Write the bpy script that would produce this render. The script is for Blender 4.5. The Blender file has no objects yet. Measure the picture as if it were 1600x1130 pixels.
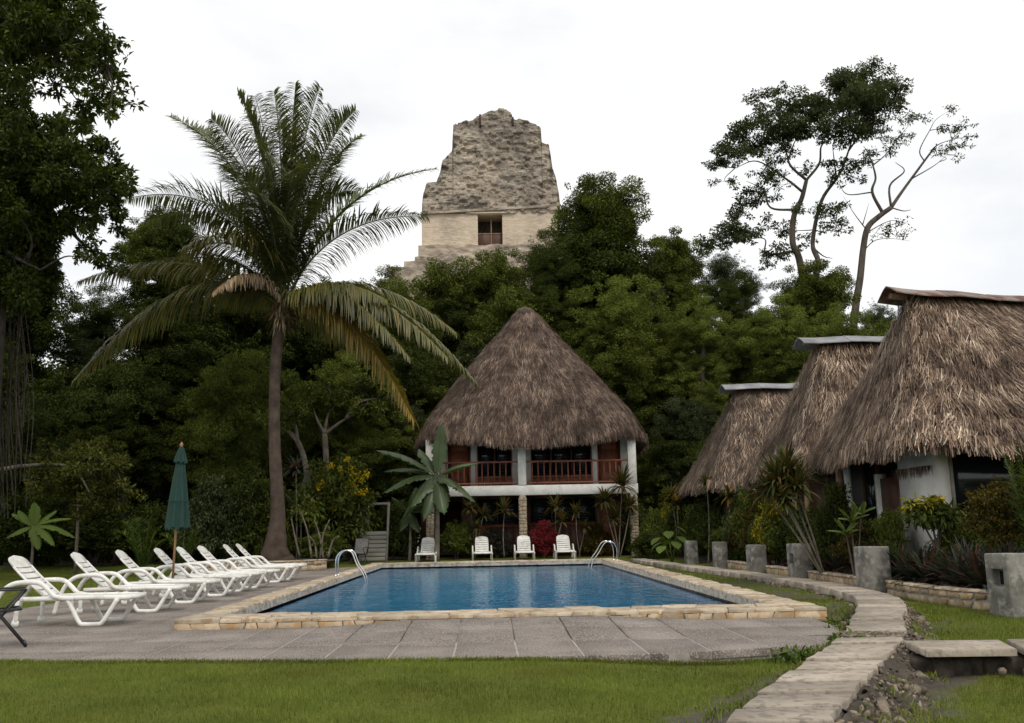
import bpy, math, random
import numpy as np
from mathutils import Matrix, Vector

random.seed(7)
rng = np.random.default_rng(7)
S = bpy.context.scene
COL = S.collection
R_ = math.radians

# ------------------------------------------------------------------ camera
CAM_H, FPX = 1.25, 1467.0
def _basis(yaw, pitch, roll):
    y, p, r = np.radians([yaw, pitch, roll])
    f = np.array([np.sin(y)*np.cos(p), np.cos(y)*np.cos(p), np.sin(p)])
    rt = np.array([np.cos(y), -np.sin(y), 0.0]); up = np.cross(rt, f)
    return rt*np.cos(r)-up*np.sin(r), rt*np.sin(r)+up*np.cos(r), f
CR, CU, CF = _basis(1.65, 10.13, 1.05)
cam_d = bpy.data.cameras.new('camera'); cam = bpy.data.objects.new('camera', cam_d)
COL.objects.link(cam); S.camera = cam
cam_d.sensor_width = 36; cam_d.lens = 36*FPX/1600; cam_d.clip_end = 3000; cam_d.clip_start = 0.05
M = Matrix.Identity(4)
for i in range(3):
    M[i][0], M[i][1], M[i][2] = CR[i], CU[i], -CF[i]
M[2][3] = CAM_H
cam.matrix_world = M

def at(px, py, Y):
    """surveyed place: the point at distance Y that the photograph shows at px, py"""
    d = CF+CR*(px-800)/FPX-CU*(py-565)/FPX
    return d*(Y/d[1])+np.array([0, 0, CAM_H])

# ------------------------------------------------------------------ world, sun, exposure
W = bpy.data.worlds.new('World'); S.world = W; W.use_nodes = True
nt = W.node_tree; nt.nodes.clear()
wo = nt.nodes.new('ShaderNodeOutputWorld'); bg = nt.nodes.new('ShaderNodeBackground')
sky = nt.nodes.new('ShaderNodeTexSky'); sky.sky_type = 'NISHITA'; sky.sun_disc = False
SUN_EL, SUN_AZ = R_(52), R_(158)          # azimuth clockwise from +Y
sky.sun_elevation = SUN_EL; sky.sun_rotation = SUN_AZ
tc = nt.nodes.new('ShaderNodeTexCoord'); mp = nt.nodes.new('ShaderNodeMapping')
mp.inputs['Scale'].default_value = (1.0, 1.0, 2.2)
ns = nt.nodes.new('ShaderNodeTexNoise'); ns.inputs['Scale'].default_value = 2.6; ns.inputs['Detail'].default_value = 7
ns.inputs['Roughness'].default_value = 0.55
cr = nt.nodes.new('ShaderNodeValToRGB')
cr.color_ramp.elements[0].position = 0.36; cr.color_ramp.elements[0].color = (0.76, 0.76, 0.76, 1)
cr.color_ramp.elements[1].position = 0.60; cr.color_ramp.elements[1].color = (1, 1, 1, 1)
mx = nt.nodes.new('ShaderNodeMix'); mx.data_type = 'RGBA'
mx.inputs[7].default_value = (11.2, 11.2, 11.15, 1)
L = nt.links
L.new(tc.outputs['Generated'], mp.inputs['Vector']); L.new(mp.outputs[0], ns.inputs['Vector'])
L.new(ns.outputs['Fac'], cr.inputs['Fac']); L.new(cr.outputs['Color'], mx.inputs[0])
L.new(sky.outputs[0], mx.inputs[6]); L.new(mx.outputs[2], bg.inputs['Color'])
bg.inputs['Strength'].default_value = 0.1; L.new(bg.outputs[0], wo.inputs['Surface'])

sd = bpy.data.lights.new('sun', 'SUN'); sun = bpy.data.objects.new('sun', sd); COL.objects.link(sun)
sd.energy = 1.4; sd.angle = R_(12); sd.color = (1.0, 0.93, 0.82)
sdir = Vector((math.sin(SUN_AZ)*math.cos(SUN_EL), math.cos(SUN_AZ)*math.cos(SUN_EL), math.sin(SUN_EL)))
sun.rotation_euler = sdir.to_track_quat('Z', 'Y').to_euler(); sun.location = (20, -30, 60)
S.view_settings.view_transform = 'Standard'; S.view_settings.look = 'None'
S.view_settings.exposure = 0.0; S.view_settings.gamma = 1.0; S.view_settings.use_curve_mapping = False
S.render.engine = 'CYCLES'
S.cycles.max_bounces = 6; S.cycles.diffuse_bounces = 3; S.cycles.glossy_bounces = 3
S.cycles.transmission_bounces = 4; S.cycles.transparent_max_bounces = 8
S.cycles.use_denoising = True

# ------------------------------------------------------------------ noise
def _h(ix, iy, iz, s):
    n = (ix*374761393+iy*668265263+iz*2147483647+s*974711) & 0xffffffff
    n = ((n ^ (n >> 13))*1274126177) & 0xffffffff
    return ((n ^ (n >> 16)) & 0xffff)/65535.0
def vnoise(P, s=0):
    P = np.asarray(P, float); i = np.floor(P).astype(np.int64); f = P-i; f = f*f*(3-2*f)
    out = 0
    for dx in (0, 1):
        for dy in (0, 1):
            for dz in (0, 1):
                w = (f[..., 0] if dx else 1-f[..., 0])*(f[..., 1] if dy else 1-f[..., 1])*(f[..., 2] if dz else 1-f[..., 2])
                out = out+w*_h(i[..., 0]+dx, i[..., 1]+dy, i[..., 2]+dz, s)
    return out
def fbm(P, o=4, s=0):
    P = np.asarray(P, float); a, t, r = 0.5, 0, 0
    for k in range(o):
        r = r+a*vnoise(P*2**k, s+k); t += a; a *= .5
    return r/t
def sstep(a, b, x):
    t = np.clip((x-a)/(b-a), 0, 1); return t*t*(3-2*t)

# ------------------------------------------------------------------ materials
class Mat:
    pass
def newmat(name):
    m = bpy.data.materials.new(name); m.use_nodes = True
    n = m.node_tree.nodes; l = m.node_tree.links
    return m, n, l, n['Principled BSDF'], n['Material Output']
def ramp(n, pts):
    c = n.new('ShaderNodeValToRGB'); e = c.color_ramp.elements
    while len(e) < len(pts): e.new(0.5)
    for k, (p, col) in enumerate(pts):
        e[k].position = p; e[k].color = (*col, 1)
    return c
def pos_noise(n, l, scale, detail=4, rough=.6, stretch=(1, 1, 1), obj=False):
    if obj:
        g = n.new('ShaderNodeTexCoord'); src = g.outputs['Object']
    else:
        g = n.new('ShaderNodeNewGeometry'); src = g.outputs['Position']
    mp = n.new('ShaderNodeMapping'); mp.inputs['Scale'].default_value = stretch
    t = n.new('ShaderNodeTexNoise'); t.inputs['Scale'].default_value = scale
    t.inputs['Detail'].default_value = detail; t.inputs['Roughness'].default_value = rough
    l.new(src, mp.inputs['Vector']); l.new(mp.outputs[0], t.inputs['Vector'])
    return t
def mixc(n, l, a, b, fac, mode='MIX'):
    m = n.new('ShaderNodeMix'); m.data_type = 'RGBA'; m.blend_type = mode
    for s, v in ((6, a), (7, b)):
        if isinstance(v, tuple): m.inputs[s].default_value = (*v, 1)
        else: l.new(v, m.inputs[s])
    if isinstance(fac, float): m.inputs[0].default_value = fac
    else: l.new(fac, m.inputs[0])
    return m.outputs[2]
def basic(name, c1, c2, scale=3., rough=.7, bump=.0, bscale=None, stretch=(1, 1, 1), lo=.35, hi=.65, metal=0., c3=None, s3=30., obj=False, island=0., spec=None, bdist=.02, objrand=0.):
    m, n, l, b, o = newmat(name)
    t = pos_noise(n, l, scale, 5, .6, stretch, obj)
    c = ramp(n, [(lo, c1), (hi, c2)]); l.new(t.outputs['Fac'], c.inputs['Fac']); out = c.outputs['Color']
    if c3 is not None:
        t3 = pos_noise(n, l, s3, 3, .6, stretch, obj)
        r3 = ramp(n, [(.5, (0, 0, 0)), (.62, (1, 1, 1))]); l.new(t3.outputs['Fac'], r3.inputs['Fac'])
        out = mixc(n, l, out, c3, r3.outputs['Color'])
    if island or objrand:
        if island:
            g = n.new('ShaderNodeNewGeometry'); src = g.outputs['Random Per Island']
        else:
            g = n.new('ShaderNodeObjectInfo'); src = g.outputs['Random']
        k = island or objrand
        mr = n.new('ShaderNodeMapRange'); mr.inputs['To Min'].default_value = 1-k; mr.inputs['To Max'].default_value = 1+k
        l.new(src, mr.inputs['Value'])
        vm = n.new('ShaderNodeVectorMath'); vm.operation = 'SCALE'
        l.new(out, vm.inputs[0]); l.new(mr.outputs[0], vm.inputs['Scale']); out = vm.outputs[0]
    l.new(out, b.inputs['Base Color'])
    b.inputs['Roughness'].default_value = rough; b.inputs['Metallic'].default_value = metal
    if spec is not None: b.inputs['Specular IOR Level'].default_value = spec
    if bump:
        tb = pos_noise(n, l, bscale or scale*6, 6, .65, stretch, obj)
        bp = n.new('ShaderNodeBump'); bp.inputs['Strength'].default_value = bump; bp.inputs['Distance'].default_value = bdist
        l.new(tb.outputs['Fac'], bp.inputs['Height']); l.new(bp.outputs[0], b.inputs['Normal'])
    return m
def leafmat(name, dark, mid, light, trans=.25, rough=.62, patch=None):
    m, n, l, b, o = newmat(name)
    g = n.new('ShaderNodeNewGeometry')
    c = ramp(n, [(0., dark), (.55, mid), (1., light)]); l.new(g.outputs['Random Per Island'], c.inputs['Fac'])
    t = pos_noise(n, l, .7, 2)
    mr = n.new('ShaderNodeMapRange'); mr.inputs['From Min'].default_value = .3; mr.inputs['From Max'].default_value = .7
    mr.inputs['To Min'].default_value = .62; mr.inputs['To Max'].default_value = 1.4
    l.new(t.outputs['Fac'], mr.inputs['Value'])
    src_ = c.outputs['Color']
    if patch:
        tp = pos_noise(n, l, .9, 4, .6); rp = ramp(n, [(.48, (0, 0, 0)), (.66, (1, 1, 1))]); l.new(tp.outputs['Fac'], rp.inputs['Fac']); src_ = mixc(n, l, src_, patch, rp.outputs['Color'])
    vm = n.new('ShaderNodeVectorMath'); vm.operation = 'SCALE'
    l.new(src_, vm.inputs[0]); l.new(mr.outputs[0], vm.inputs['Scale'])
    col = vm.outputs[0]
    l.new(col, b.inputs['Base Color']); b.inputs['Roughness'].default_value = rough
    b.inputs['Specular IOR Level'].default_value = .45 if 'frond' in name or 'banana' in name else .12
    tr = n.new('ShaderNodeBsdfTranslucent'); ms = n.new('ShaderNodeMixShader'); ms.inputs[0].default_value = trans
    l.new(mixc(n, l, col, (1.0, 1.0, .35), 1.0, 'MULTIPLY'), tr.inputs['Color'])
    l.new(b.outputs[0], ms.inputs[1]); l.new(tr.outputs[0], ms.inputs[2]); l.new(ms.outputs[0], o.inputs['Surface'])
    return m

MT = {}
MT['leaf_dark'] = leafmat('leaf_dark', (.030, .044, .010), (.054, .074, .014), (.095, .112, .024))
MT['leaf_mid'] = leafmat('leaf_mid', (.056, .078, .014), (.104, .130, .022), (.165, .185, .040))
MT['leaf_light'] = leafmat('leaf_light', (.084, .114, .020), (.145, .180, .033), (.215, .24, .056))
MT['leaf_olive'] = leafmat('leaf_olive', (.050, .060, .012), (.090, .098, .020), (.15, .15, .036))
MT['leaf_grey'] = leafmat('leaf_grey', (.038, .052, .020), (.066, .084, .034), (.105, .124, .056))
MT['leaf_yellow'] = leafmat('leaf_yellow', (.060, .080, .012), (.20, .18, .015), (.46, .34, .02))
MT['leaf_croton'] = leafmat('leaf_croton', (.020, .030, .010), (.060, .055, .012), (.17, .10, .015))
MT['leaf_red'] = leafmat('leaf_red', (.08, .010, .014), (.17, .016, .024), (.30, .04, .04))
MT['leaf_cordyline'] = leafmat('leaf_cordyline', (.035, .045, .014), (.085, .090, .026), (.15, .08, .03))
MT['leaf_purple'] = leafmat('leaf_purple', (.028, .040, .026), (.055, .070, .050), (.11, .045, .050))
MT['leaf_fern'] = leafmat('leaf_fern', (.045, .075, .015), (.08, .12, .025), (.13, .17, .04))
MT['leaf_banana'] = leafmat('leaf_banana', (.050, .082, .030), (.070, .105, .040), (.090, .130, .048), .3, .4)
MT['frond_green'] = leafmat('frond_green', (.065, .082, .032), (.105, .120, .050), (.175, .185, .088), .3, .38)
MT['frond_olive'] = leafmat('frond_olive', (.068, .078, .022), (.115, .115, .030), (.20, .155, .042), .25, .45)
MT['frond_yellow'] = leafmat('frond_yellow', (.12, .085, .015), (.21, .14, .02), (.33, .22, .05), .3, .5)
MT['frond_dead'] = leafmat('frond_dead', (.14, .10, .055), (.23, .16, .09), (.34, .26, .17), .15, .7)
MT['grass'] = leafmat('grass', (.082, .118, .017), (.128, .165, .024), (.195, .220, .046), .25, .7, (.150, .155, .030))
MT['thatch'] = None
MT['bark'] = basic('bark', (.045, .034, .026), (.11, .088, .068), 4, .9, .6, 20, (1, 1, .35))
MT['bark_pale'] = basic('bark_pale', (.09, .072, .055), (.21, .18, .14), 3, .9, .4, 18)
MT['bark_dark'] = basic('bark_dark', (.025, .020, .015), (.07, .055, .04), 4, .9, .5, 18)
MT['plastic'] = basic('white_plastic', (.74, .73, .69), (.82, .81, .78), 3, .38, .05, 40, c3=(.62, .60, .54), s3=6)
MT['plastic_grey'] = basic('grey_plastic', (.30, .30, .29), (.40, .40, .38), 3, .5)
MT['black_metal'] = basic('black_metal', (.012, .012, .014), (.022, .022, .024), 5, .45)
MT['black_sling'] = basic('black_sling', (.018, .018, .020), (.030, .030, .032), 8, .8, .2, 120)
MT['grey_sling'] = basic('grey_sling', (.16, .15, .14), (.24, .23, .21), 8, .8, .2, 90)
MT['green_cloth'] = basic('green_cloth', (.004, .028, .021), (.007, .043, .032), 3, .8, .2, 60)
MT['pole_wood'] = basic('pole_wood', (.22, .11, .05), (.34, .18, .085), 5, .5, .2, 30, (1, 1, .15))
MT['steel'] = basic('steel', (.60, .60, .60), (.72, .72, .72), 4, .16, metal=1.)
MT['concrete'] = basic('concrete', (.105, .098, .085), (.23, .218, .195), 3.2, .9, .5, 26, c3=(.30, .285, .255), s3=7.0, lo=.36, hi=.60)
MT['concrete_rim'] = basic('concrete_rim', (.26, .25, .23), (.40, .385, .35), 3.5, .9, .5, 30, c3=(.17, .15, .12), s3=9.)
MT['slab'] = basic('aggregate_slab', (.125, .104, .088), (.245, .212, .184), 1.3, .85, .9, 60, c3=(.40, .35, .305), s3=46., objrand=.09)
MT['joint'] = basic('mortar_joint', (.29, .26, .23), (.39, .355, .315), 5, .9, .4, 40)
MT['path_slab'] = basic('path_slab', (.27, .225, .175), (.40, .345, .28), 2.5, .9, .6, 30, c3=(.22, .185, .145), s3=11., objrand=.24)
MT['stone_warm'] = basic('stone_warm', (.33, .24, .145), (.47, .375, .26), 4, .85, .7, 26, objrand=.30, c3=(.34, .21, .10), s3=4.5)
MT['stone_cream'] = basic('stone_cream', (.38, .305, .215), (.55, .465, .35), 4, .85, .7, 30, objrand=.20, c3=(.34, .24, .14), s3=6.)
MT['mortar'] = basic('stone_mortar', (.22, .20, .17), (.34, .31, .26), 6, .95, .5, 40)
MT['rubble'] = basic('rubble', (.05, .038, .027), (.20, .16, .115), 7, .95, .8, 24, objrand=.65)
MT['pebble'] = basic('pebble', (.075, .056, .040), (.20, .16, .115), 6, .9, island=.8)
MT['white_wall'] = basic('white_wall', (.64, .62, .58), (.74, .725, .69), 1.6, .85, .2, 20, c3=(.60, .58, .53), s3=2.5)
MT['shade_wall'] = MT['white_wall']
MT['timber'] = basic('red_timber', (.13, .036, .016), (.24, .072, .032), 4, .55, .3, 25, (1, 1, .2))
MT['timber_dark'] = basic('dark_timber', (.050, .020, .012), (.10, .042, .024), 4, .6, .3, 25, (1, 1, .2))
MT['timber_grey'] = basic('grey_timber', (.22, .21, .18), (.36, .34, .29), 3, .85, .4, 24, (.25, 1, 1))
MT['post_wood'] = basic('post_wood', (.17, .10, .055), (.32, .21, .12), 4, .8, .4, 20, (1, 1, .2))
MT['soil'] = basic('soil', (.035, .028, .020), (.075, .058, .042), 5, .95, .7, 30)
MT['tin_rust'] = basic('rusty_tin', (.13, .050, .028), (.24, .20, .175), 2.2, .85, .3, 12, (1, 1.4, 1), .42, .58, .2, objrand=.1)
MT['tin_grey'] = basic('grey_tin', (.15, .15, .16), (.28, .28, .29), 2, .7, .2, 12)
MT['flower'] = leafmat('flower', (.50, .36, .01), (.62, .46, .015), (.75, .58, .03), .2, .6)
def glassmat():
    m, n, l, b, o = newmat('dark_glass')
    b.inputs['Base Color'].default_value = (.012, .014, .018, 1); b.inputs['Roughness'].default_value = .12
    return m
MT['glass'] = glassmat()

def thatchmat(name, a, b_, c_, d_):
    m, n, l, b, o = newmat(name)
    g = n.new('ShaderNodeNewGeometry')
    c = ramp(n, [(0., a), (.4, b_), (.75, c_), (1., d_)]); l.new(g.outputs['Random Per Island'], c.inputs['Fac'])
    t = pos_noise(n, l, .75, 5, .65)
    r = ramp(n, [(.38, (.46, .42, .40)), (.50, (.92, .90, .88)), (.60, (1.22, 1.22, 1.22))]); l.new(t.outputs['Fac'], r.inputs['Fac'])
    out = mixc(n, l, c.outputs['Color'], r.outputs['Color'], 1.0, 'MULTIPLY')
    t2 = pos_noise(n, l, 3.2, 3, .6, (1, 1, .30)); r2 = ramp(n, [(.38, (.58, .54, .52)), (.50, (.95, .93, .91)), (.62, (1.45, 1.45, 1.43))]); l.new(t2.outputs['Fac'], r2.inputs['Fac'])
    out = mixc(n, l, out, r2.outputs['Color'], 1.0, 'MULTIPLY')
    l.new(out, b.inputs['Base Color']); b.inputs['Roughness'].default_value = .7; b.inputs['Specular IOR Level'].default_value = .25
    return m
MT['thatch'] = thatchmat('thatch', (.065, .040, .027), (.165, .110, .078), (.29, .21, .15), (.52, .43, .33))
MT['thatch_brown'] = thatchmat('thatch_brown', (.055, .036, .028), (.120, .080, .060), (.185, .130, .098), (.33, .26, .20))
MT['thatch_base'] = basic('thatch_base', (.045, .033, .025), (.10, .075, .055), 6, .95, .6, 40)

def watermat():
    m, n, l, b, o = newmat('pool_water'); n.remove(b)
    t1 = pos_noise(n, l, 2.6, 3, .55, (1, .8, 1)); t2 = pos_noise(n, l, 11, 2, .5, (1, .7, 1))
    ad = n.new('ShaderNodeMath'); ad.operation = 'MULTIPLY_ADD'; ad.inputs[1].default_value = .22
    l.new(t2.outputs['Fac'], ad.inputs[0]); l.new(t1.outputs['Fac'], ad.inputs[2])
    bp = n.new('ShaderNodeBump'); bp.inputs['Strength'].default_value = 1.0; bp.inputs['Distance'].default_value = .022
    l.new(ad.outputs[0], bp.inputs['Height'])
    gl = n.new('ShaderNodeBsdfGlossy'); gl.inputs['Roughness'].default_value = .03
    tr = n.new('ShaderNodeBsdfRefraction'); tr.inputs['Color'].default_value = (.88, .98, 1.0, 1); tr.inputs['IOR'].default_value = 1.33; tr.inputs['Roughness'].default_value = .02
    l.new(bp.outputs[0], tr.inputs['Normal'])
    fr = n.new('ShaderNodeFresnel'); fr.inputs['IOR'].default_value = 1.33
    ms = n.new('ShaderNodeMixShader')
    l.new(bp.outputs[0], gl.inputs['Normal']); l.new(bp.outputs[0], fr.inputs['Normal'])
    l.new(fr.outputs[0], ms.inputs[0]); l.new(tr.outputs[0], ms.inputs[1]); l.new(gl.outputs[0], ms.inputs[2])
    l.new(ms.outputs[0], o.inputs['Surface'])
    return m
MT['water'] = watermat()
def tilemat(name, c1, c2, mort, sc):
    m, n, l, b, o = newmat(name)
    g = n.new('ShaderNodeNewGeometry'); sp = n.new('ShaderNodeSeparateXYZ'); l.new(g.outputs['Position'], sp.inputs[0])
    ax = n.new('ShaderNodeMath'); ax.operation = 'ADD'; l.new(sp.outputs['X'], ax.inputs[0]); l.new(sp.outputs['Y'], ax.inputs[1])
    ay = n.new('ShaderNodeMath'); ay.operation = 'ADD'; l.new(sp.outputs['Z'], ay.inputs[0]); l.new(sp.outputs['Y'], ay.inputs[1])
    cb = n.new('ShaderNodeCombineXYZ'); l.new(ax.outputs[0], cb.inputs['X']); l.new(ay.outputs[0], cb.inputs['Y'])
    k = n.new('ShaderNodeTexBrick'); k.offset = 0; k.inputs['Scale'].default_value = sc
    k.inputs['Brick Width'].default_value = 1; k.inputs['Row Height'].default_value = 1; k.inputs['Mortar Size'].default_value = .03
    k.inputs['Color1'].default_value = (*c1, 1); k.inputs['Color2'].default_value = (*c2, 1); k.inputs['Mortar'].default_value = (*mort, 1)
    l.new(cb.outputs[0], k.inputs['Vector']); l.new(k.outputs['Color'], b.inputs['Base Color'])
    b.inputs['Roughness'].default_value = .25
    return m
MT['pool_paint'] = basic('pool_paint', (.055, .47, .82), (.085, .57, .90), .6, .5)
MT['pool_tile'] = tilemat('pool_tile', (.02, .10, .27), (.03, .16, .40), (.08, .22, .38), 9)

def lawnmat():
    m, n, l, b, o = newmat('lawn')
    t = pos_noise(n, l, 1.2, 4); t2 = pos_noise(n, l, 40, 3, .7)
    c = ramp(n, [(.3, (.085, .110, .018)), (.7, (.135, .155, .028))]); l.new(t.outputs['Fac'], c.inputs['Fac'])
    c2 = ramp(n, [(.3, (.45, .45, .4)), (.7, (1.25, 1.25, 1.2))]); l.new(t2.outputs['Fac'], c2.inputs['Fac'])
    grass = mixc(n, l, c.outputs['Color'], c2.outputs['Color'], 1.0, 'MULTIPLY')
    s1 = ramp(n, [(.3, (.050, .042, .034)), (.7, (.120, .105, .085))]); l.new(t2.outputs['Fac'], s1.inputs['Fac'])
    at_ = n.new('ShaderNodeAttribute'); at_.attribute_name = 'soil'
    l.new(mixc(n, l, grass, s1.outputs['Color'], at_.outputs['Fac']), b.inputs['Base Color'])
    b.inputs['Roughness'].default_value = .95; b.inputs['Specular IOR Level'].default_value = .1
    bp = n.new('ShaderNodeBump'); bp.inputs['Strength'].default_value = .6; bp.inputs['Distance'].default_value = .02
    l.new(t2.outputs['Fac'], bp.inputs['Height']); l.new(bp.outputs[0], b.inputs['Normal'])
    return m
MT['lawn'] = lawnmat()
def templemat():
    m, n, l, b, o = newmat('temple_stone')
    t = pos_noise(n, l, .35, 6, .65); t2 = pos_noise(n, l, 2.6, 8, .74, (.7, 1, 1.7)); at_ = n.new('ShaderNodeAttribute'); at_.attribute_name = 'pale'
    grey = ramp(n, [(.3, (.13, .115, .10)), (.48, (.30, .265, .225)), (.66, (.56, .49, .41))]); l.new(t2.outputs['Fac'], grey.inputs['Fac'])
    st = ramp(n, [(.40, (.60, .59, .58)), (.58, (1.1, 1.08, 1.05))]); l.new(t.outputs['Fac'], st.inputs['Fac'])
    g2 = mixc(n, l, grey.outputs['Color'], st.outputs['Color'], 1.0, 'MULTIPLY')
    pale = ramp(n, [(.3, (.52, .42, .31)), (.7, (.74, .62, .49))]); l.new(t2.outputs['Fac'], pale.inputs['Fac'])
    l.new(mixc(n, l, g2, pale.outputs['Color'], at_.outputs['Fac']), b.inputs['Base Color'])
    b.inputs['Roughness'].default_value = .95; b.inputs['Specular IOR Level'].default_value = .1
    bp = n.new('ShaderNodeBump'); bp.inputs['Strength'].default_value = .8; bp.inputs['Distance'].default_value = .15
    l.new(t2.outputs['Fac'], bp.inputs['Height']); l.new(bp.outputs[0], b.inputs['Normal'])
    return m
MT['temple'] = templemat()
def trunkmat():
    m, n, l, b, o = newmat('palm_bark')
    g = n.new('ShaderNodeNewGeometry'); sp = n.new('ShaderNodeSeparateXYZ'); l.new(g.outputs['Position'], sp.inputs[0])
    t = pos_noise(n, l, 3, 5, .6)
    c = ramp(n, [(.3, (.038, .024, .018)), (.7, (.105, .074, .056))]); l.new(t.outputs['Fac'], c.inputs['Fac'])
    l.new(c.outputs['Color'], b.inputs['Base Color']); b.inputs['Roughness'].default_value = .9
    tb = pos_noise(n, l, 14, 5, .65, (1, 1, 2.5)); bp = n.new('ShaderNodeBump'); bp.inputs['Strength'].default_value = .6; bp.inputs['Distance'].default_value = .03
    l.new(tb.outputs['Fac'], bp.inputs['Height']); l.new(bp.outputs[0], b.inputs['Normal'])
    return m
MT['palm_bark'] = trunkmat()

# ------------------------------------------------------------------ mesh building
class MB:
    def __init__(s): s.v = []; s.f = {}; s.n = 0; s.sm = False
    def add(s, v, faces):
        v = np.asarray(v, float).reshape(-1, 3); s.v.append(v)
        if isinstance(faces, np.ndarray): faces = [faces]
        for f in faces:
            f = np.asarray(f)
            if f.ndim == 1: f = f[None]
            if len(f): s.f.setdefault(f.shape[1], []).append(f+s.n)
        s.n += len(v); return s
    def box(s, c, d, ch=.0, rz=0., tilt=None):
        hx, hy, hz = d[0]/2, d[1]/2, d[2]/2
        if ch <= 0:
            V = np.array([[x, y, z] for z in (-hz, hz) for y in (-hy, hy) for x in (-hx, hx)])
            Fq = np.array([[0, 2, 3, 1], [4, 5, 7, 6], [0, 1, 5, 4], [2, 6, 7, 3], [0, 4, 6, 2], [1, 3, 7, 5]]); Ft = []
            fs = [Fq]
        else:
            V = []; idx = {}
            for i, sx in enumerate((-1, 1)):
                for j, sy in enumerate((-1, 1)):
                    for k, sz in enumerate((-1, 1)):
                        for a in range(3):
                            p = [sx*(hx-ch), sy*(hy-ch), sz*(hz-ch)]
                            p[a] += (sx, sy, sz)[a]*ch; idx[(i, j, k, a)] = len(V); V.append(p)
            V = np.array(V); q = []; t = []
            for a in range(3):
                b, c2 = (a+1) % 3, (a+2) % 3
                for e in (0, 1):
                    def g(u, v):
                        k = [0, 0, 0]; k[a] = e; k[b] = u; k[c2] = v; return idx[(*k, a)]
                    r = [g(0, 0), g(1, 0), g(1, 1), g(0, 1)]; q.append(r if e else r[::-1])
                for u in (0, 1):
                    for v in (0, 1):
                        k0 = [0, 0, 0]; k0[b] = u; k0[c2] = v; k1 = list(k0); k1[a] = 1
                        r = [idx[(*k0, b)], idx[(*k1, b)], idx[(*k1, c2)], idx[(*k0, c2)]]
                        q.append(r if (u != v) else r[::-1])
            for i in (0, 1):
                for j in (0, 1):
                    for k in (0, 1):
                        r = [idx[(i, j, k, 0)], idx[(i, j, k, 1)], idx[(i, j, k, 2)]]
                        t.append(r if (i+j+k) % 2 else r[::-1])
            fs = [np.array(q), np.array(t)]
        if tilt is not None: V = V @ np.array(tilt).T
        if rz:
            cs, sn = math.cos(rz), math.sin(rz); V = V @ np.array([[cs, sn, 0], [-sn, cs, 0], [0, 0, 1]])
        return s.add(V+np.array(c), fs)
    def tube(s, P, r, n=8, cap=True, flat=1.0):
        P = np.asarray(P, float); K = len(P); r = np.broadcast_to(np.asarray(r, float), (K,))
        T = np.gradient(P, axis=0); T /= np.linalg.norm(T, axis=1)[:, None]+1e-9
        ref = np.array([0, 0, 1.]) if abs(T[0][2]) < .9 else np.array([1., 0, 0])
        u = np.cross(T[0], ref); u /= np.linalg.norm(u); rows = []
        a = np.arange(n)*2*np.pi/n
        for k in range(K):
            u = u-T[k]*(u@T[k]); u /= np.linalg.norm(u)+1e-9; w = np.cross(T[k], u)
            rows.append(P[k]+r[k]*(np.cos(a)[:, None]*u+flat*np.sin(a)[:, None]*w))
        V = np.concatenate(rows); i = np.arange(n); j = (i+1) % n
        q = np.concatenate([np.stack([k*n+i, k*n+j, (k+1)*n+j, (k+1)*n+i], 1) for k in range(K-1)])
        fs = [q]
        if cap: fs += [np.arange(n)[::-1][None], (np.arange(n)+(K-1)*n)[None]]
        return s.add(V, fs)
    def lathe(s, prof, n=16, c=(0, 0, 0)):
        a = np.arange(n)*2*np.pi/n
        V = np.concatenate([np.stack([np.cos(a)*r, np.sin(a)*r, np.full(n, z)], 1) for r, z in prof])+np.array(c)
        i = np.arange(n); j = (i+1) % n; K = len(prof)
        q = np.concatenate([np.stack([k*n+i, k*n+j, (k+1)*n+j, (k+1)*n+i], 1) for k in range(K-1)])
        return s.add(V, [q, np.arange(n)[::-1][None], (np.arange(n)+(K-1)*n)[None]])
    def grid(s, G, flip=False):
        a, b = G.shape[:2]; i = np.arange(a*b).reshape(a, b)
        q = np.stack([i[:-1, :-1], i[:-1, 1:], i[1:, 1:], i[1:, :-1]], -1).reshape(-1, 4)
        return s.add(G.reshape(-1, 3), [q[:, ::-1] if flip else q])
    def prism(s, poly, z0, z1, ch=.012, frame=None, zf=None):
        """polygon (ccw) in the frame's plane, raised from z0 to z1 with a chamfered top edge"""
        p = np.asarray(poly, float); k = len(p); c = p.mean(0)
        d = p-c; dl = np.linalg.norm(d, axis=1)[:, None]; ins = c+d*np.maximum(0.3, 1-ch/np.maximum(dl, .01))
        V = np.concatenate([np.c_[p, np.full(k, z0)], np.c_[p, np.full(k, z1-ch)], np.c_[ins, np.full(k, z1)]])
        i = np.arange(k); j = (i+1) % k
        fs = [np.stack([i, j, j+k, i+k], 1), np.stack([i+k, j+k, j+2*k, i+2*k], 1), (np.arange(k)+2*k)[None]]
        if zf is not None: V[:, 2] += zf(V[:, 0], V[:, 1])
        if frame is not None:
            o, ex, ey, ez = [np.array(x, float) for x in frame]; V = o+V[:, :1]*ex+V[:, 1:2]*ey+V[:, 2:]*ez
        return s.add(V, fs)
    def leaves(s, C, D, N, ln, wd, fold=.25, droop=.15):
        """diamond leaves: C base, D axis, N normal"""
        C, D, N = [np.asarray(x, float) for x in (C, D, N)]; n = len(C)
        D = D/(np.linalg.norm(D, axis=1)[:, None]+1e-9); Sd = np.cross(D, N); Sd /= np.linalg.norm(Sd, axis=1)[:, None]+1e-9
        N = np.cross(Sd, D); ln = np.broadcast_to(ln, (n,))[:, None]; wd = np.broadcast_to(wd, (n,))[:, None]
        m = C+D*ln*.45
        V = np.stack([C, m+Sd*wd/2+N*wd*fold, C+D*ln-N*ln*droop, m-Sd*wd/2+N*wd*fold], 1).reshape(-1, 3)
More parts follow.
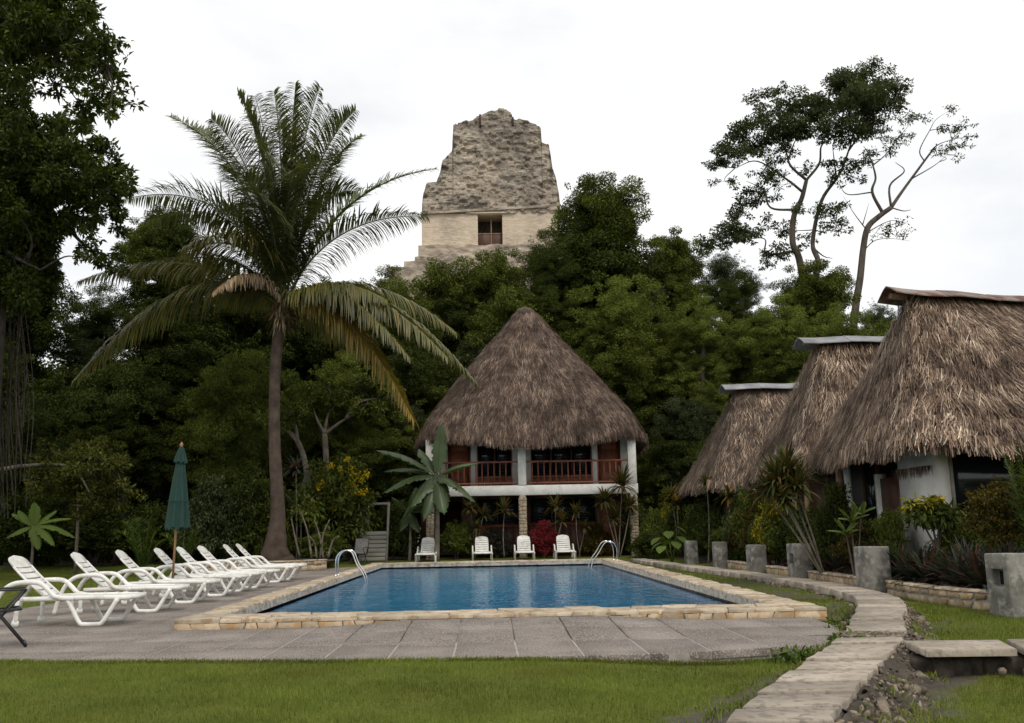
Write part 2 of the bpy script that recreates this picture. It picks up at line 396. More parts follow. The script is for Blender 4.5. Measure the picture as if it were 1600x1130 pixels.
        return s.add(V, np.arange(n*4).reshape(n, 4))
    def strips(s, C, D, ln, wd, droop, seg=3, up=None, tip=.1, mid=1.0, vee=0.):
        """bending ribbons"""
        C = np.asarray(C, float); D = np.asarray(D, float); n = len(C)
        D = D/(np.linalg.norm(D, axis=1)[:, None]+1e-9)
        ln = np.broadcast_to(ln, (n,)); wd = np.broadcast_to(wd, (n,)); droop = np.broadcast_to(droop, (n,))
        upv = np.array([0, 0, 1.]) if up is None else np.asarray(up, float)
        Sd = np.cross(D, np.broadcast_to(upv, D.shape)); nn = np.linalg.norm(Sd, axis=1)
        bad = nn < .05
        if bad.any():
            a = rng.random(bad.sum())*6.283; Sd[bad] = np.stack([np.cos(a), np.sin(a), a*0], 1); nn = np.linalg.norm(Sd, axis=1)
        Sd /= nn[:, None]
        rows = []
        P = C.copy(); d = D.copy()
        for k in range(seg+1):
            t = k/seg; w = (mid*min(1, .5+2*t) if t < .6 else mid*(1-(t-.6)/.4)+tip*(t-.6)/.4)
            rows.append(np.stack([P-Sd*(wd*w/2)[:, None], P+Sd*(wd*w/2)[:, None]], 1))
            if k < seg:
                P = P+d*(ln/seg)[:, None]
                d = d-np.array([0, 0, 1.])*(droop/seg)[:, None]; d /= np.linalg.norm(d, axis=1)[:, None]+1e-9
        V = np.stack(rows, 1).reshape(-1, 3)           # n, seg+1, 2
        base = (np.arange(n)*(seg+1)*2)[:, None, None]; k = np.arange(seg)[None, :, None]*2
        q = base+k+np.array([0, 1, 3, 2])[None, None, :]
        return s.add(V, q.reshape(-1, 4))
    def mesh(s, name, off=(0, 0, 0)):
        V = np.concatenate(s.v)-np.asarray(off); me = bpy.data.meshes.new(name)
        me.vertices.add(len(V)); me.vertices.foreach_set('co', V.astype(np.float32).ravel())
        loops = []; tot = []
        for k, L_ in s.f.items():
            a = np.concatenate(L_); loops.append(a.ravel()); tot.append(np.full(len(a), k))
        loops = np.concatenate(loops); tot = np.concatenate(tot)
        me.loops.add(len(loops)); me.loops.foreach_set('vertex_index', loops.astype(np.int32))
        me.polygons.add(len(tot)); st = np.concatenate([[0], np.cumsum(tot)[:-1]])
        me.polygons.foreach_set('loop_start', st.astype(np.int32)); me.polygons.foreach_set('loop_total', tot.astype(np.int32))
        me.update(calc_edges=True)
        if s.sm: me.polygons.foreach_set('use_smooth', np.ones(len(tot), bool))
        return me

def wloc(o):
    v = np.zeros(3)
    while o is not None: v += np.array(o.location); o = o.parent
    return v
def link(name, me, mat, parent=None, world=True):
    o = bpy.data.objects.new(name, me); COL.objects.link(o)
    if mat is not None and not me.materials: me.materials.append(mat)
    if parent is not None: o.parent = parent
    return o
def build(name, mb, mat, parent=None, origin=None, world=True):
    """mesh given in world coordinates; stored relative to its parent (or its own origin)"""
    if parent is not None:
        return link(name, mb.mesh(name, wloc(parent) if world else (0, 0, 0)), MT[mat], parent)
    og = np.zeros(3) if origin is None else np.asarray(origin, float)
    o = link(name, mb.mesh(name, og), MT[mat]); o.location = og; return o
def tag(o, label=None, cat=None, group=None, kind=None):
    if label: o['label'] = label
    if cat: o['category'] = cat
    if group: o['group'] = group
    if kind: o['kind'] = kind
    return o
def empty(name, loc, label=None, cat=None, group=None, kind=None):
    o = bpy.data.objects.new(name, None); COL.objects.link(o); o.location = tuple(float(x) for x in loc)
    o.empty_display_size = .2
    return tag(o, label, cat, group, kind)
def copy_tree(o, parent=None):
    c = o.copy(); COL.objects.link(c)
    if parent is not None: c.parent = parent
    for ch in [x for x in KIDS(o)]: copy_tree(ch, c)
    return c
def KIDS(o): return list(o.children)
def piece(name, mb, mat, parent, world=True): return build(name, mb, mat, parent, None, world)
def spline(pts, n=12):
    P = np.asarray(pts, float)
    if len(P) == 2: t = np.linspace(0, 1, n)[:, None]; return P[0]*(1-t)+P[1]*t
    Q = np.vstack([2*P[0]-P[1], P, 2*P[-1]-P[-2]]); out = []
    for i in range(1, len(Q)-2):
        for t in np.linspace(0, 1, n, endpoint=False):
            a, b, c, d = Q[i-1:i+3]
            out.append(.5*((2*b)+(-a+c)*t+(2*a-5*b+4*c-d)*t*t+(-a+3*b-3*c+d)*t**3))
    out.append(P[-1]); return np.array(out)
def unit(v): v = np.asarray(v, float); return v/(np.linalg.norm(v, axis=-1, keepdims=True)+1e-9)
#PART2
# ------------------------------------------------------------------ ground
PXL, PXR, PYN, PYF = -3.8, 4.1, 13.95, 34.5          # pool inner edges
CO = dict(l=.42, r=.52, n=.85, f=.85)                 # coping widths
PATH = spline([(.75, 3.6), (1.68, 5.78), (2.76, 7.8), (3.98, 10.0), (4.68, 11.6), (5.62, 13.7), (6.22, 15.6), (6.48, 18), (6.52, 20.5), (6.35, 23.5), (6.02, 27), (5.72, 31), (5.55, 35.5)], 8)
def path_dist(x, y):
    x = np.asarray(x, float); d = np.full(x.shape, 1e9); sd = np.zeros(x.shape)
    for a, b in zip(PATH[:-1], PATH[1:]):
        ab = b-a; t = np.clip(((x-a[0])*ab[0]+(y-a[1])*ab[1])/(ab@ab), 0, 1)
        dx = x-a[0]-t*ab[0]; dy = y-a[1]-t*ab[1]; q = np.hypot(dx, dy); m = q < d
        d = np.where(m, q, d); sd = np.where(m, dx*ab[1]-dy*ab[0], sd)
    return d, np.sign(sd)                              # +1: right of the path
FRONT = ([-30, -9, -5.1, -1.7, .8, 1.8, 3.62, 4.05], [12, 10.9, 10.4, 9.86, 9.68, 9.72, 10.2, 11.05])
def front_y(x): return np.interp(x, *FRONT)
def gz(x, y):
    x = np.asarray(x, float); y = np.asarray(y, float)
    z = -.03-.11*sstep(.3, 2.6, x)*(1-sstep(11.5, 15, y))
    d, sd = path_dist(x, y)
    z = z-.05*(1-sstep(.3, 1.0, d))*(1-sstep(12, 15, y))*(sd > 0)+.10*(1-sstep(.30, .75, d))*(sd < 0)*(1-sstep(9.5, 11.5, y))
    z = z+.14*sstep(34, 38, y)+.10*sstep(7.2, 7.9, x)*sstep(11, 14, y)
    return z+.012*(vnoise(np.stack([x*1.3, y*1.3, x*0], -1), 3)-.5)
def soil_mask(x, y):
    d, sd = path_dist(x, y); nzz = fbm(np.stack([x*2.2, y*2.2, x*0], -1), 3, 9)-.5
    a = (sd > 0)*(1-sstep(.75, 1.0, d+nzz*.7))*(y < 12.6)*(1-sstep(.2, .5, np.abs(y-8.2)-.75+nzz*.5)*(1-(y < 7.6)))
    b = (sd < 0)*(1-sstep(.62, .95, d+nzz*.5))*(y < 9.3)
    c = sstep(39, 43, y+nzz*4+.10*np.abs(x+2))
    e = (x > 7.25)*(y > 13.2)
    bed = .8*(x > 4.6)*(x < 6.4)*(y > 12.6)*(y < 36)*sstep(.42, .55, nzz+.5)
    w = 0.0
    return np.clip(np.maximum.reduce([a*1.0, b*1.0, c, e*1.0, bed*1.0])+w, 0, 1)
xs = np.concatenate([np.linspace(-600, -40, 12), np.linspace(-36, -9, 28), np.arange(-8.5, 10.01, .125), np.linspace(11, 40, 26), np.linspace(50, 600, 12)])
ys = np.concatenate([np.linspace(-200, 0, 6), np.arange(2, 16.01, .125), np.linspace(16.25, 60, 110), np.linspace(64, 120, 10), np.linspace(140, 900, 12)])
xs = np.sort(np.concatenate([xs, [-4.05, 4.35]])); ys = np.sort(np.concatenate([ys, [13.35, 35.1]]))
X, Y = np.meshgrid(xs, ys); Z = gz(X, Y)
gm = MB(); gm.sm = True
i = np.arange(X.size).reshape(X.shape)
q = np.stack([i[:-1, :-1], i[:-1, 1:], i[1:, 1:], i[1:, :-1]], -1).reshape(-1, 4)
cx = (X[:-1, :-1]+X[1:, 1:])/2; cy = (Y[:-1, :-1]+Y[1:, 1:])/2
keep = ~((cx > -4.05) & (cx < 4.35) & (cy > 13.35) & (cy < 35.1)).ravel()
gm.add(np.stack([X, Y, Z], -1).reshape(-1, 3), [q[keep]])
lawn = build('lawn', gm, 'lawn'); tag(lawn, kind='structure')
a_ = lawn.data.attributes.new('soil', 'FLOAT', 'POINT'); a_.data.foreach_set('value', soil_mask(X, Y).astype(np.float32).ravel())

# ------------------------------------------------------------------ patio of aggregate slabs
def ramp_z(x, y):
    return .075*sstep(-2.2, -1.0, x)*(1-sstep(1.6, 2.8, x))*sstep(10.9, 13.0, y)*(1-sstep(20, 21, y))
patio = MB()
def sheet(x0, x1, y0f, y1, z, nx=40, ny=16):
    gx = np.linspace(x0, x1, nx); G = np.zeros((ny, nx, 3))
    for k, x in enumerate(gx):
        y0 = y0f(x); G[:, k, 0] = x; G[:, k, 1] = np.linspace(y0, y1, ny)
    rz_ = ramp_z(G[..., 0], G[..., 1]); G[..., 2] = z+rz_-.03*np.minimum(1, rz_/.012); return G
G = sheet(-11.5, 4.05, lambda x: front_y(x)+.015, 13.3, -.005, 60, 18); patio.grid(G)
lo = G[0].copy(); lo[:, 2] = -.3; patio.grid(np.stack([lo, G[0]]))
e = G[:, -1].copy(); lo = e.copy(); lo[:, 2] = -.3; patio.grid(np.stack([lo, e], 0), True)
patio.grid(sheet(4.05, 4.33, lambda x: np.interp(x, [4.05, 4.34], [11.15, 12.6]), 13.3, -.03, 4, 4))
patio.grid(sheet(-8.45, -4.0, lambda x: 13.3, 35.2, -.005, 4, 12))
patio.grid(sheet(-8.45, 4.8, lambda x: 35.2, 38.4, -.005, 6, 4))
pat = build('patio', patio, 'joint'); tag(pat, kind='structure')
xc = [-11.5]
while xc[-1] < 3.8: xc.append(xc[-1]+.655)
xc[-1] = 4.3
gp = .011
def slab(p):
    m = MB(); m.prism(np.array(p), -.08, 0.0, .006, zf=ramp_z); piece('slab', m, 'slab', pat)
rowsY = [13.12, 12.02, 10.92]
for k in range(len(xc)-1):
    x0, x1 = xc[k]+gp, xc[k+1]-gp; off = .0
    yb = [13.12]
    j = random.choice((0, 0, .28, -.25))
    for yy in (12.0+j, 10.95+j*.6): yb.append(yy)
    last = k == len(xc)-2
    for a, b in zip(yb[:-1], yb[1:]):
        xx1 = x1
        p = [(x0, b+gp), (xx1, b+gp), (xx1+(.06 if last else 0), a-gp), (x0, a-gp)]
        if last and b < 11.2: p[1] = (4.03, 11.08)
        slab(p)
    b = yb[-1]-gp
    f0, f1 = float(front_y(x0)), float(front_y(min(x1, 4.0)))
    if b-f0 > .12 and x0 < 3.9:
        xr_ = min(x1, 4.03); slab([(x0, f0), (xr_, float(front_y(xr_))), (xr_, b), (x0, b)])
lx = np.linspace(-8.43, -4.24, 7); ly = np.linspace(13.14, 35.1, 20)
for a in range(6):
    for b in range(19):
        slab([(lx[a]+gp, ly[b]+gp), (lx[a+1]-gp, ly[b]+gp), (lx[a+1]-gp, ly[b+1]-gp), (lx[a]+gp, ly[b+1]-gp)])
lx = np.linspace(-8.43, 4.7, 15); ly = [35.35, 36.8, 38.3]
for a in range(14):
    for b in range(2):
        slab([(lx[a]+gp, ly[b]+gp), (lx[a+1]-gp, ly[b]+gp), (lx[a+1]-gp, ly[b+1]-gp), (lx[a]+gp, ly[b+1]-gp)])

# ------------------------------------------------------------------ swimming pool
CZ = .13; WZ = -.06
bas = MB()
x0, x1, y0, y1, zb = PXL, PXR, PYN, PYF, -1.5
V = np.array([[x0, y0, zb], [x1, y0, zb], [x1, y1, zb], [x0, y1, zb], [x0, y0, -.27], [x1, y0, -.27], [x1, y1, -.27], [x0, y1, -.27]])
bas.add(V, [np.array([[0, 1, 2, 3], [0, 4, 5, 1], [1, 5, 6, 2], [2, 6, 7, 3], [3, 7, 4, 0]])])
basin = build('pool_basin', bas, 'pool_paint'); tag(basin, kind='structure')
tb = MB(); V2 = V[4:].copy(); V3 = V2.copy(); V3[:, 2] = -.02
tb.add(np.concatenate([V2, V3]), [np.array([[0, 4, 5, 1], [1, 5, 6, 2], [2, 6, 7, 3], [3, 7, 4, 0]])])
piece('tile_band', tb, 'pool_tile', basin)
wt = MB(); wt.grid(np.array([[[x0, y0, WZ], [x1, y0, WZ]], [[x0, y1, WZ], [x1, y1, WZ]]])); wat = build('water', wt, 'water'); tag(wat, kind='structure')

cop = MB()
oxl, oxr, oyn, oyf = PXL-CO['l'], PXR+CO['r'], PYN-CO['n'], PYF+CO['f']
zt = CZ-.03
def frame_ring(ax0, ax1, ay0, ay1, bx0, bx1, by0, by1, z0, z1):
    o = np.array([[ax0, ay0], [ax1, ay0], [ax1, ay1], [ax0, ay1]]); q_ = np.array([[bx0, by0], [bx1, by0], [bx1, by1], [bx0, by1]])
    V = np.concatenate([np.c_[o, np.full(4, z0)], np.c_[o, np.full(4, z1)], np.c_[q_, np.full(4, z1)], np.c_[q_, np.full(4, z0)]])
    f = []
    for k in range(4):
        j = (k+1) % 4; f += [[k, j, j+4, k+4], [k+4, j+4, j+8, k+8], [k+8, j+8, j+12, k+12]]
    return V, [np.array(f)]
cop.add(*frame_ring(oxl+.02, oxr-.02, oyn+.03, oyf-.02, PXL, PXR, PYN, PYF, -.3, zt))
coping = build('pool_coping', cop, 'concrete_rim'); tag(coping, kind='structure')
def stone_strip(parent, name, L_, w, rows, avg, z0, z1, frame, mat, jz=.012, gap=.012, wave=.05, ch=.012, bulge=0.):
    """irregular stones filling a strip L_ long and w wide, each one a part"""
    edges = [np.zeros(2)+0]
    for r in range(rows):
        t0, t1 = w*r/rows, w*(r+1)/rows
        s = -random.random()*.1; cuts = [0.]
        while cuts[-1] < L_-avg*.6: cuts.append(min(L_, cuts[-1]+avg*random.uniform(.6, 1.45)))
        cuts[-1] = L_
        sl = [0]+[random.uniform(-.22, .22)*(t1-t0) for _ in cuts[1:-1]]+[0]
        for k in range(len(cuts)-1):
            a, b = cuts[k], cuts[k+1]; g = gap/2
            def wv(s_, t):
                if t <= 1e-6 or t >= w-1e-6: return t+random.uniform(-.006, .006)
                return t+wave*math.sin(s_*3.1+r0*7)*.5
            r0 = round(t0/w*rows); y0_ = wv(a, t0); r0 = round(t0/w*rows); y1_ = wv(b, t0)
            r0 = round(t1/w*rows); y2_ = wv(b, t1); y3_ = wv(a, t1)
            j = lambda q_: random.uniform(-q_, q_)
            p = [(a+g-sl[k], y0_+g), ((a+b)/2+j(.03), (y0_+y1_)/2+g+j(.012)), (b-g-sl[k+1], y1_+g), (b-g+j(.012), (y1_+y2_)/2), (b-g+sl[k+1], y2_-g), ((a+b)/2+j(.03), (y2_+y3_)/2-g+j(.012)), (a+g+sl[k], y3_-g), (a+g+j(.012), (y0_+y3_)/2)]
            m = MB(); m.prism(p, z0, z1+random.uniform(-jz, jz), ch, frame); piece(name, m, mat, parent)
ez = (0, 0, 1)
stone_strip(coping, 'stone', oxr-oxl, CO['n'], 2, .42, CZ-.05, CZ, ((oxl, oyn, 0), (1, 0, 0), (0, 1, 0), ez), 'stone_cream')
stone_strip(coping, 'stone', oyf-oyn-CO['n'], CO['l'], 1, .36, CZ-.05, CZ, ((oxl+CO['l'], oyn+CO['n'], 0), (0, 1, 0), (-1, 0, 0), ez), 'stone_cream', ch=.02)
stone_strip(coping, 'stone', oyf-oyn-CO['n'], CO['r'], 1, .38, CZ-.05, CZ, ((oxr, oyn+CO['n'], 0), (0, 1, 0), (-1, 0, 0), ez), 'stone_cream', ch=.02)
stone_strip(coping, 'stone', PXR-PXL, CO['f'], 1, .5, CZ-.05, CZ, ((PXL, PYF, 0), (1, 0, 0), (0, 1, 0), ez), 'stone_cream')
# front face of the near edge: one course of warm stones, proud of the core
stone_strip(coping, 'stone', oxr-oxl, .155, 1, .27, -.03, .022, ((oxl, oyn+.02, -.07), (1, 0, 0), (0, 0, 1), (0, -1, 0)), 'stone_warm', jz=.008, ch=.008, gap=.016)
stone_strip(coping, 'stone', 5., .14, 1, .27, -.03, .018, ((oxl+.015, oyn+5., -.06), (0, -1, 0), (0, 0, 1), (-1, 0, 0)), 'stone_warm', jz=.008, ch=.008, gap=.016)

# ------------------------------------------------------------------ stone path with rubble edges
pm = MB()
hw = np.interp(np.arange(len(PATH))/(len(PATH)-1), [0, .12, .3, .45, .6, 1], [.33, .33, .34, .31, .30, .28])
tn = unit(np.gradient(PATH, axis=0)); nm = np.stack([tn[:, 1], -tn[:, 0]], 1)
PZ = .10
Lp, Rp = PATH-nm*(hw-.03)[:, None], PATH+nm*(hw-.03)[:, None]
top = np.stack([np.c_[Lp, np.full(len(PATH), PZ-.055)], np.c_[Rp, np.full(len(PATH), PZ-.055)]], 1)
pm.grid(top, True)
for sd_, P_ in ((0, Lp), (1, Rp)):
    lo = np.c_[P_+(nm if sd_ else -nm)*.05, np.full(len(PATH), -.3)]; pm.grid(np.stack([top[:, sd_], lo], 1), not sd_)
path = build('stone_path', pm, 'soil'); tag(path, kind='structure')
arc = np.concatenate([[0], np.cumsum(np.linalg.norm(np.diff(PATH, axis=0), axis=1))])
def pat_at(s_):
    return (np.array([np.interp(s_, arc, PATH[:, 0]), np.interp(s_, arc, PATH[:, 1])]),
            unit(np.array([np.interp(s_, arc, nm[:, 0]), np.interp(s_, arc, nm[:, 1])])), float(np.interp(s_, arc, hw)))
s_ = 0.; k = 0; prev = random.uniform(-.03, .03)
pebble_s = None
while s_ < arc[-1]-.3:
    ln = random.uniform(.50, .78) if s_ < 13 else random.uniform(.6, .95)
    c0, n0, w0 = pat_at(s_+(.054 if s_ < 9 else .030)); c1, n1, w1 = pat_at(min(s_+ln-(.054 if s_ < 9 else .030), arc[-1]))
    j = lambda q_: random.uniform(-q_, q_)
    if abs(c0[1]-10.25) < .36 and pebble_s is None:
        pebble_s = (s_, ln); z1 = PZ-.012
    else: z1 = PZ+j(.006)
    if c0[1] < 12.4:                          # near slabs are laid square to the pool, not to the path
        n0, w0 = np.array([1., -.03]), w0/n0[0]*.87; n1, w1 = np.array([1., -.03]), w1/n1[0]*.87
    cm = (c0+c1)/2; nmid = unit(n0+n1)
    p = [c0-n0*(w0+j(.018)), c0+n0*j(.1)+unit(c1-c0)*j(.010), c0+n0*(w0+j(.03)), cm+nmid*((w0+w1)/2+j(.03)), c1+n1*(w1+j(.03)), c1+n1*j(.1)+unit(c1-c0)*j(.010), c1-n1*(w1+j(.018)), cm-nmid*((w0+w1)/2+j(.018))]
    m = MB(); m.prism(p, -.02, z1, .008); piece('slab', m, 'path_slab', path)
    s_ += ln; k += 1
# pebbles set in one slab
if pebble_s:
    pb = MB(); s0, ln = pebble_s
    for q_ in range(420):
        c0, n0, w0 = pat_at(s0+random.uniform(.03, ln-.03)); p = c0+n0*random.uniform(-w0+.03, w0-.03)
        r = random.uniform(.012, .028); pb.lathe([(r*.8, -.004), (r, .005), (r*.7, r*.5), (.002, r*.62)], 6, (p[0], p[1], PZ-.010))
    o = build('pebbles', pb, 'pebble', path); o['kind'] = 'stuff'
# side path slabs
sm_ = MB()
for x_ in np.arange(4.0, 8.9, .16):
    sm_.box((x_, 9.05+random.uniform(-.03, .03), -.10), (.20, random.uniform(.34, .52), .21), .03)
V = np.concatenate(sm_.v); sm_.v = [V+.07*(fbm(V*9, 3, 6)-.5)[:, None]*np.array([1, 1, .1])]; build('bedding', sm_, 'rubble', path)
for q_ in ([(3.95, 8.72), (4.75, 8.66), (4.95, 9.33), (4.05, 9.42)], [(4.80, 8.58), (6.15, 8.70), (6.2, 9.36), (5.02, 9.32)], [(6.2, 8.7), (7.5, 8.8), (7.5, 9.5), (6.24, 9.4)], [(7.55, 8.8), (8.9, 8.95), (8.85, 9.6), (7.56, 9.5)]):
    m = MB(); m.prism(q_, .046, .106+random.uniform(-.008, .010), .010); piece('slab', m, 'path_slab', path)
# rubble stones: a few shapes, many copies
rocks = []
for q_ in range(7):
    m = MB(); a = np.arange(7)*2*np.pi/7; rr = rng.uniform(.55, 1.2, 7)
    lv = []
    for z, f in ((-1, .45), (-.4, .95), (.3, 1.), (.85, .5)):
        lv.append(np.stack([np.cos(a)*rr*f*rng.uniform(.85, 1.1, 7), np.sin(a)*rr*f*rng.uniform(.85, 1.1, 7), np.full(7, z)+rng.uniform(-.12, .12, 7)], 1))
    V = np.concatenate(lv); i_ = np.arange(7); j_ = (i_+1) % 7
    m.add(V, [np.concatenate([np.stack([r*7+i_, r*7+j_, (r+1)*7+j_, (r+1)*7+i_], 1) for r in range(3)]), i_[::-1][None], (i_+21)[None]])
    me = m.mesh('stone'); me.materials.append(MT['rubble']); rocks.append(me)
def rock(p, s3, parent):
    o = link('stone', random.choice(rocks), None, parent); o.location = tuple(float(x) for x in p); o.scale = s3
    o.rotation_euler = (random.uniform(-.5, .5), random.uniform(-.5, .5), random.uniform(0, 6.28)); return o
# rubble bank down the right side: dark rough earth set with many small elongated stones
nrock = 0
bk = MB(); bk.sm = True; sv = np.arange(.3, 12.8, .05); G = []
for s_ in sv:
    c0, n0, w0 = pat_at(s_); row = []
    for u in np.linspace(0, 1, 9):
        p = c0+n0*(w0-.02+u*.34); z = PZ-.035-.235*u**.8
        q_ = np.array([p[0]*5, p[1]*5, u*2]); k_ = float(fbm(q_, 4, 31))-.5
        row.append((p[0]+n0[0]*k_*.16, p[1]+n0[1]*k_*.16, z+k_*.10*(u > 0)))
    G.append(row)
BANK = np.array(G); bk.grid(BANK); build('rubble_bank', bk, 'soil', path)
def pebble_mesh(m, p, a, b, c, R3):
    n = 6; an = np.arange(n)*2*np.pi/n; V = [[-a, 0, 0]]
    for x, f in ((-.62, .72), (.1, 1.), (.7, .66)): V += [[x*a, f*b*math.cos(t), f*c*math.sin(t)] for t in an]
    V.append([a, 0, 0]); V = np.array(V)*(1+.14*rng.normal(0, 1, (20, 1)).clip(-1, 1)); i_ = np.arange(n); j_ = (i_+1) % n
    q = np.concatenate([np.stack([1+r*n+i_, 1+r*n+j_, 1+(r+1)*n+j_, 1+(r+1)*n+i_], 1) for r in range(2)])
    t = np.concatenate([np.stack([np.zeros(n, int), 1+j_, 1+i_], 1), np.stack([np.full(n, 19), 13+i_, 13+j_], 1)])
    m.add(V @ np.array(R3).T+p, [q, t])
pm_ = MB()
for k in range(1800):
    i_ = int(rng.integers(0, len(sv)-1)); u_ = rng.random()**.9; p = BANK[i_, int(u_*8)]
    if 5.1 < sv[i_] < 5.9 and rng.random() < .8: continue
    a = rng.uniform(.010, .030); R3 = Matrix.Rotation(rng.uniform(-.5, .5)+1.2*(rng.random() < .4), 3, 'X') @ Matrix.Rotation(rng.uniform(0, 6.28), 3, 'Z') @ Matrix.Rotation(rng.uniform(-.9, .9), 3, 'Y')
    pebble_mesh(pm_, p, a*rng.uniform(1.2, 1.9), a*.75, a*.6, R3)
o = build('rubble_pebbles', pm_, 'pebble', path); o['kind'] = 'stuff'
for k in range(46):
    i_ = int(rng.integers(0, len(sv)-1)); p = BANK[i_, int(rng.integers(2, 9))]; rad = random.uniform(.04, .10)
    rock((p[0], p[1], p[2]-rad*.15), (rad*1.2, rad*.8, rad*.6), path); nrock += 1
s_ = 5.5
while s_ < 22 and nrock < 280:
    c0, n0, w0 = pat_at(s_)
    rad = random.uniform(.035, .08); p = c0-n0*(w0+random.uniform(.03, .12))
    rock((p[0], p[1], random.uniform(-.06, .0)), (rad*1.2, rad*random.uniform(.5, .9), rad*random.uniform(.5, .8)), path); nrock += 1
    s_ += random.uniform(.14, .3)
for q_ in range(22):
    x = random.uniform(3.9, 8.4); rad = random.uniform(.04, .09)
    rock((x, 8.63+random.uniform(-.1, .0)+.05*(x-4.5), -.08), (rad, rad*.7, rad*.7), path)
# ------------------------------------------------------------------ concrete bollards and planter walls
def bollard(x, y, w, d, h, rz, hole, label):
    b = empty('concrete_bollard', (x, y, float(gz(x, y))-.05), label, 'bollard', 'concrete bollards along the stone path')
    b.rotation_euler.z = rz
    m = MB(); hh = h+.05; zc, zh = hh*.62, hh*.26
    def brick(x0, x1, y0, y1, z0, z1):
        return [[x0, y0, z0], [x1, y0, z0], [x1, y1, z0], [x0, y1, z0], [x0, y0, z1], [x1, y0, z1], [x1, y1, z1], [x0, y1, z1]]
    V = brick(-w/2, w/2, -d/2, d/2, 0, hh); V[4][2] += .012; V[6][2] -= .015; V[5][0] -= .012; V[4][1] += .01
    fs = [[0, 3, 2, 1], [4, 5, 6, 7], [0, 1, 5, 4], [1, 2, 6, 5], [2, 3, 7, 6]]
    if hole:
        oy = d*.24; V += brick(-w/2, -w/2+.14, -oy, oy, zc-zh/2, zc+zh/2); k = 8
        fs += [[0, 4, k+4, k+0], [4, 7, k+7, k+4], [7, 3, k+3, k+7], [3, 0, k+0, k+3], [k, k+4, k+5, k+1], [k+4, k+7, k+6, k+5], [k+7, k+3, k+2, k+6], [k+3, k, k+1, k+2], [k+1, k+5, k+6, k+2]]
    else: fs += [[3, 0, 4, 7]]
    m.add(V, np.array(fs)); po = build('post', m, 'concrete', b, world=False)
    bv = po.modifiers.new('bevel', 'BEVEL'); bv.width = .028; bv.segments = 3; bv.limit_method = 'ANGLE'
    if hole:
        l = MB(); l.box((-w/2+.133, 0, zc), (.012, oy*1.7, zh*.8)); build('light_plate', l, 'glass', b, world=False)
    return b
bollard(7.42, 13.45, .50, .44, .84, R_(14), True, 'grey concrete bollard with a square hole, nearest the camera at the photo\'s right edge')
bollard(6.98, 17.25, .50, .40, .86, R_(8), False, 'water-stained wide concrete bollard right of the path bend, second from the camera')
bollard(7.05, 21.5, .44, .40, .84, R_(9), True, 'narrow concrete bollard with a small slot, third from the camera along the path')
bollard(6.88, 24.4, .42, .40, .78, R_(5), False, 'concrete bollard with a blackened top in front of the ferns')
bollard(6.92, 28.4, .40, .38, .80, R_(-3), False, 'second concrete bollard from the building end of the path')
bollard(6.95, 32.6, .40, .38, .78, R_(4), False, 'concrete bollard beside the large heart leaves, farthest along the path')

def low_wall(name, pts, h, z0, stone, label, course=2, th=.24, only_front=True):
    """low garden wall of warm rubble stones under a thin cap, along a line of points"""
    P = spline(pts, 6); core = MB(); t = unit(np.gradient(P, axis=0)); n_ = np.stack([-t[:, 1], t[:, 0]], 1)   # n_: the left-hand side
    a, b = P+n_*th/2, P-n_*th/2; z1 = z0+h
    V = np.stack([np.c_[a, np.full(len(P), z0-.2)], np.c_[a, np.full(len(P), z1-.03)], np.c_[b, np.full(len(P), z1-.03)], np.c_[b, np.full(len(P), z0-.2)]], 1)
    core.grid(V); core.add(V[0], np.array([[0, 1, 2, 3]])); core.add(V[-1], np.array([[3, 2, 1, 0]]))
    c = P.mean(0); w = build(name, core, 'mortar', None, (c[0], c[1], z0)); tag(w, label, 'wall')
    ar = np.concatenate([[0], np.cumsum(np.linalg.norm(np.diff(P, axis=0), axis=1))])
    def frame(s, side):
        p = np.array([np.interp(s, ar, P[:, 0]), np.interp(s, ar, P[:, 1])]); tt = unit(np.array([np.interp(s, ar, t[:, 0]), np.interp(s, ar, t[:, 1])]))
        return p, tt, np.array([-tt[1], tt[0]])
    for r in range(course):
        zz0 = h*r/course; zz1 = h*(r+1)/course-.012 if r < course-1 else h-.04
        s = 0.
        while s < ar[-1]-.05:
            ln = min(stone*random.uniform(.6, 1.4), ar[-1]-s); m = MB()
            p, tt, nn = frame(s+ln/2, 1); j = lambda q_: random.uniform(-q_, q_)
            g = .012; hl = ln/2-g; o = np.r_[p+nn*(th/2-.03), z0]
            poly = [(-hl+j(.03), zz0+g+j(.015)), (j(.04), zz0+g+j(.012)), (hl+j(.03), zz0+g+j(.015)), (hl+j(.012), (zz0+zz1)/2), (hl+j(.03), zz1-g+j(.012)), (j(.04), zz1-g+j(.012)), (-hl+j(.03), zz1-g+j(.012)), (-hl+j(.012), (zz0+zz1)/2)]
            m.prism(poly, 0, .05+j(.01), .012, (o, np.r_[-tt, 0]*1.0, (0, 0, 1), np.r_[nn, 0]) if False else (o, np.r_[tt, 0], (0, 0, 1), np.r_[nn, 0])); 
            for k_ in list(m.f): m.f[k_] = [f_[:, ::-1] for f_ in m.f[k_]]
            piece('stone', m, 'stone_warm', w); s += ln
    s = 0.
    while s < ar[-1]-.05:
        ln = min(random.uniform(.3, .5), ar[-1]-s); m = MB(); p, tt, nn = frame(s+ln/2, 1)
        m.prism([(-ln/2+.006, -th/2-.02), (ln/2-.006, -th/2-.02), (ln/2-.006, th/2+.03), (-ln/2+.006, th/2+.03)], h-.035, h+random.uniform(-.006, .006), .01, (np.r_[p, z0], np.r_[tt, 0], np.r_[nn, 0], (0, 0, 1)))
        piece('cap_stone', m, 'stone_cream', w); s += ln
    return w
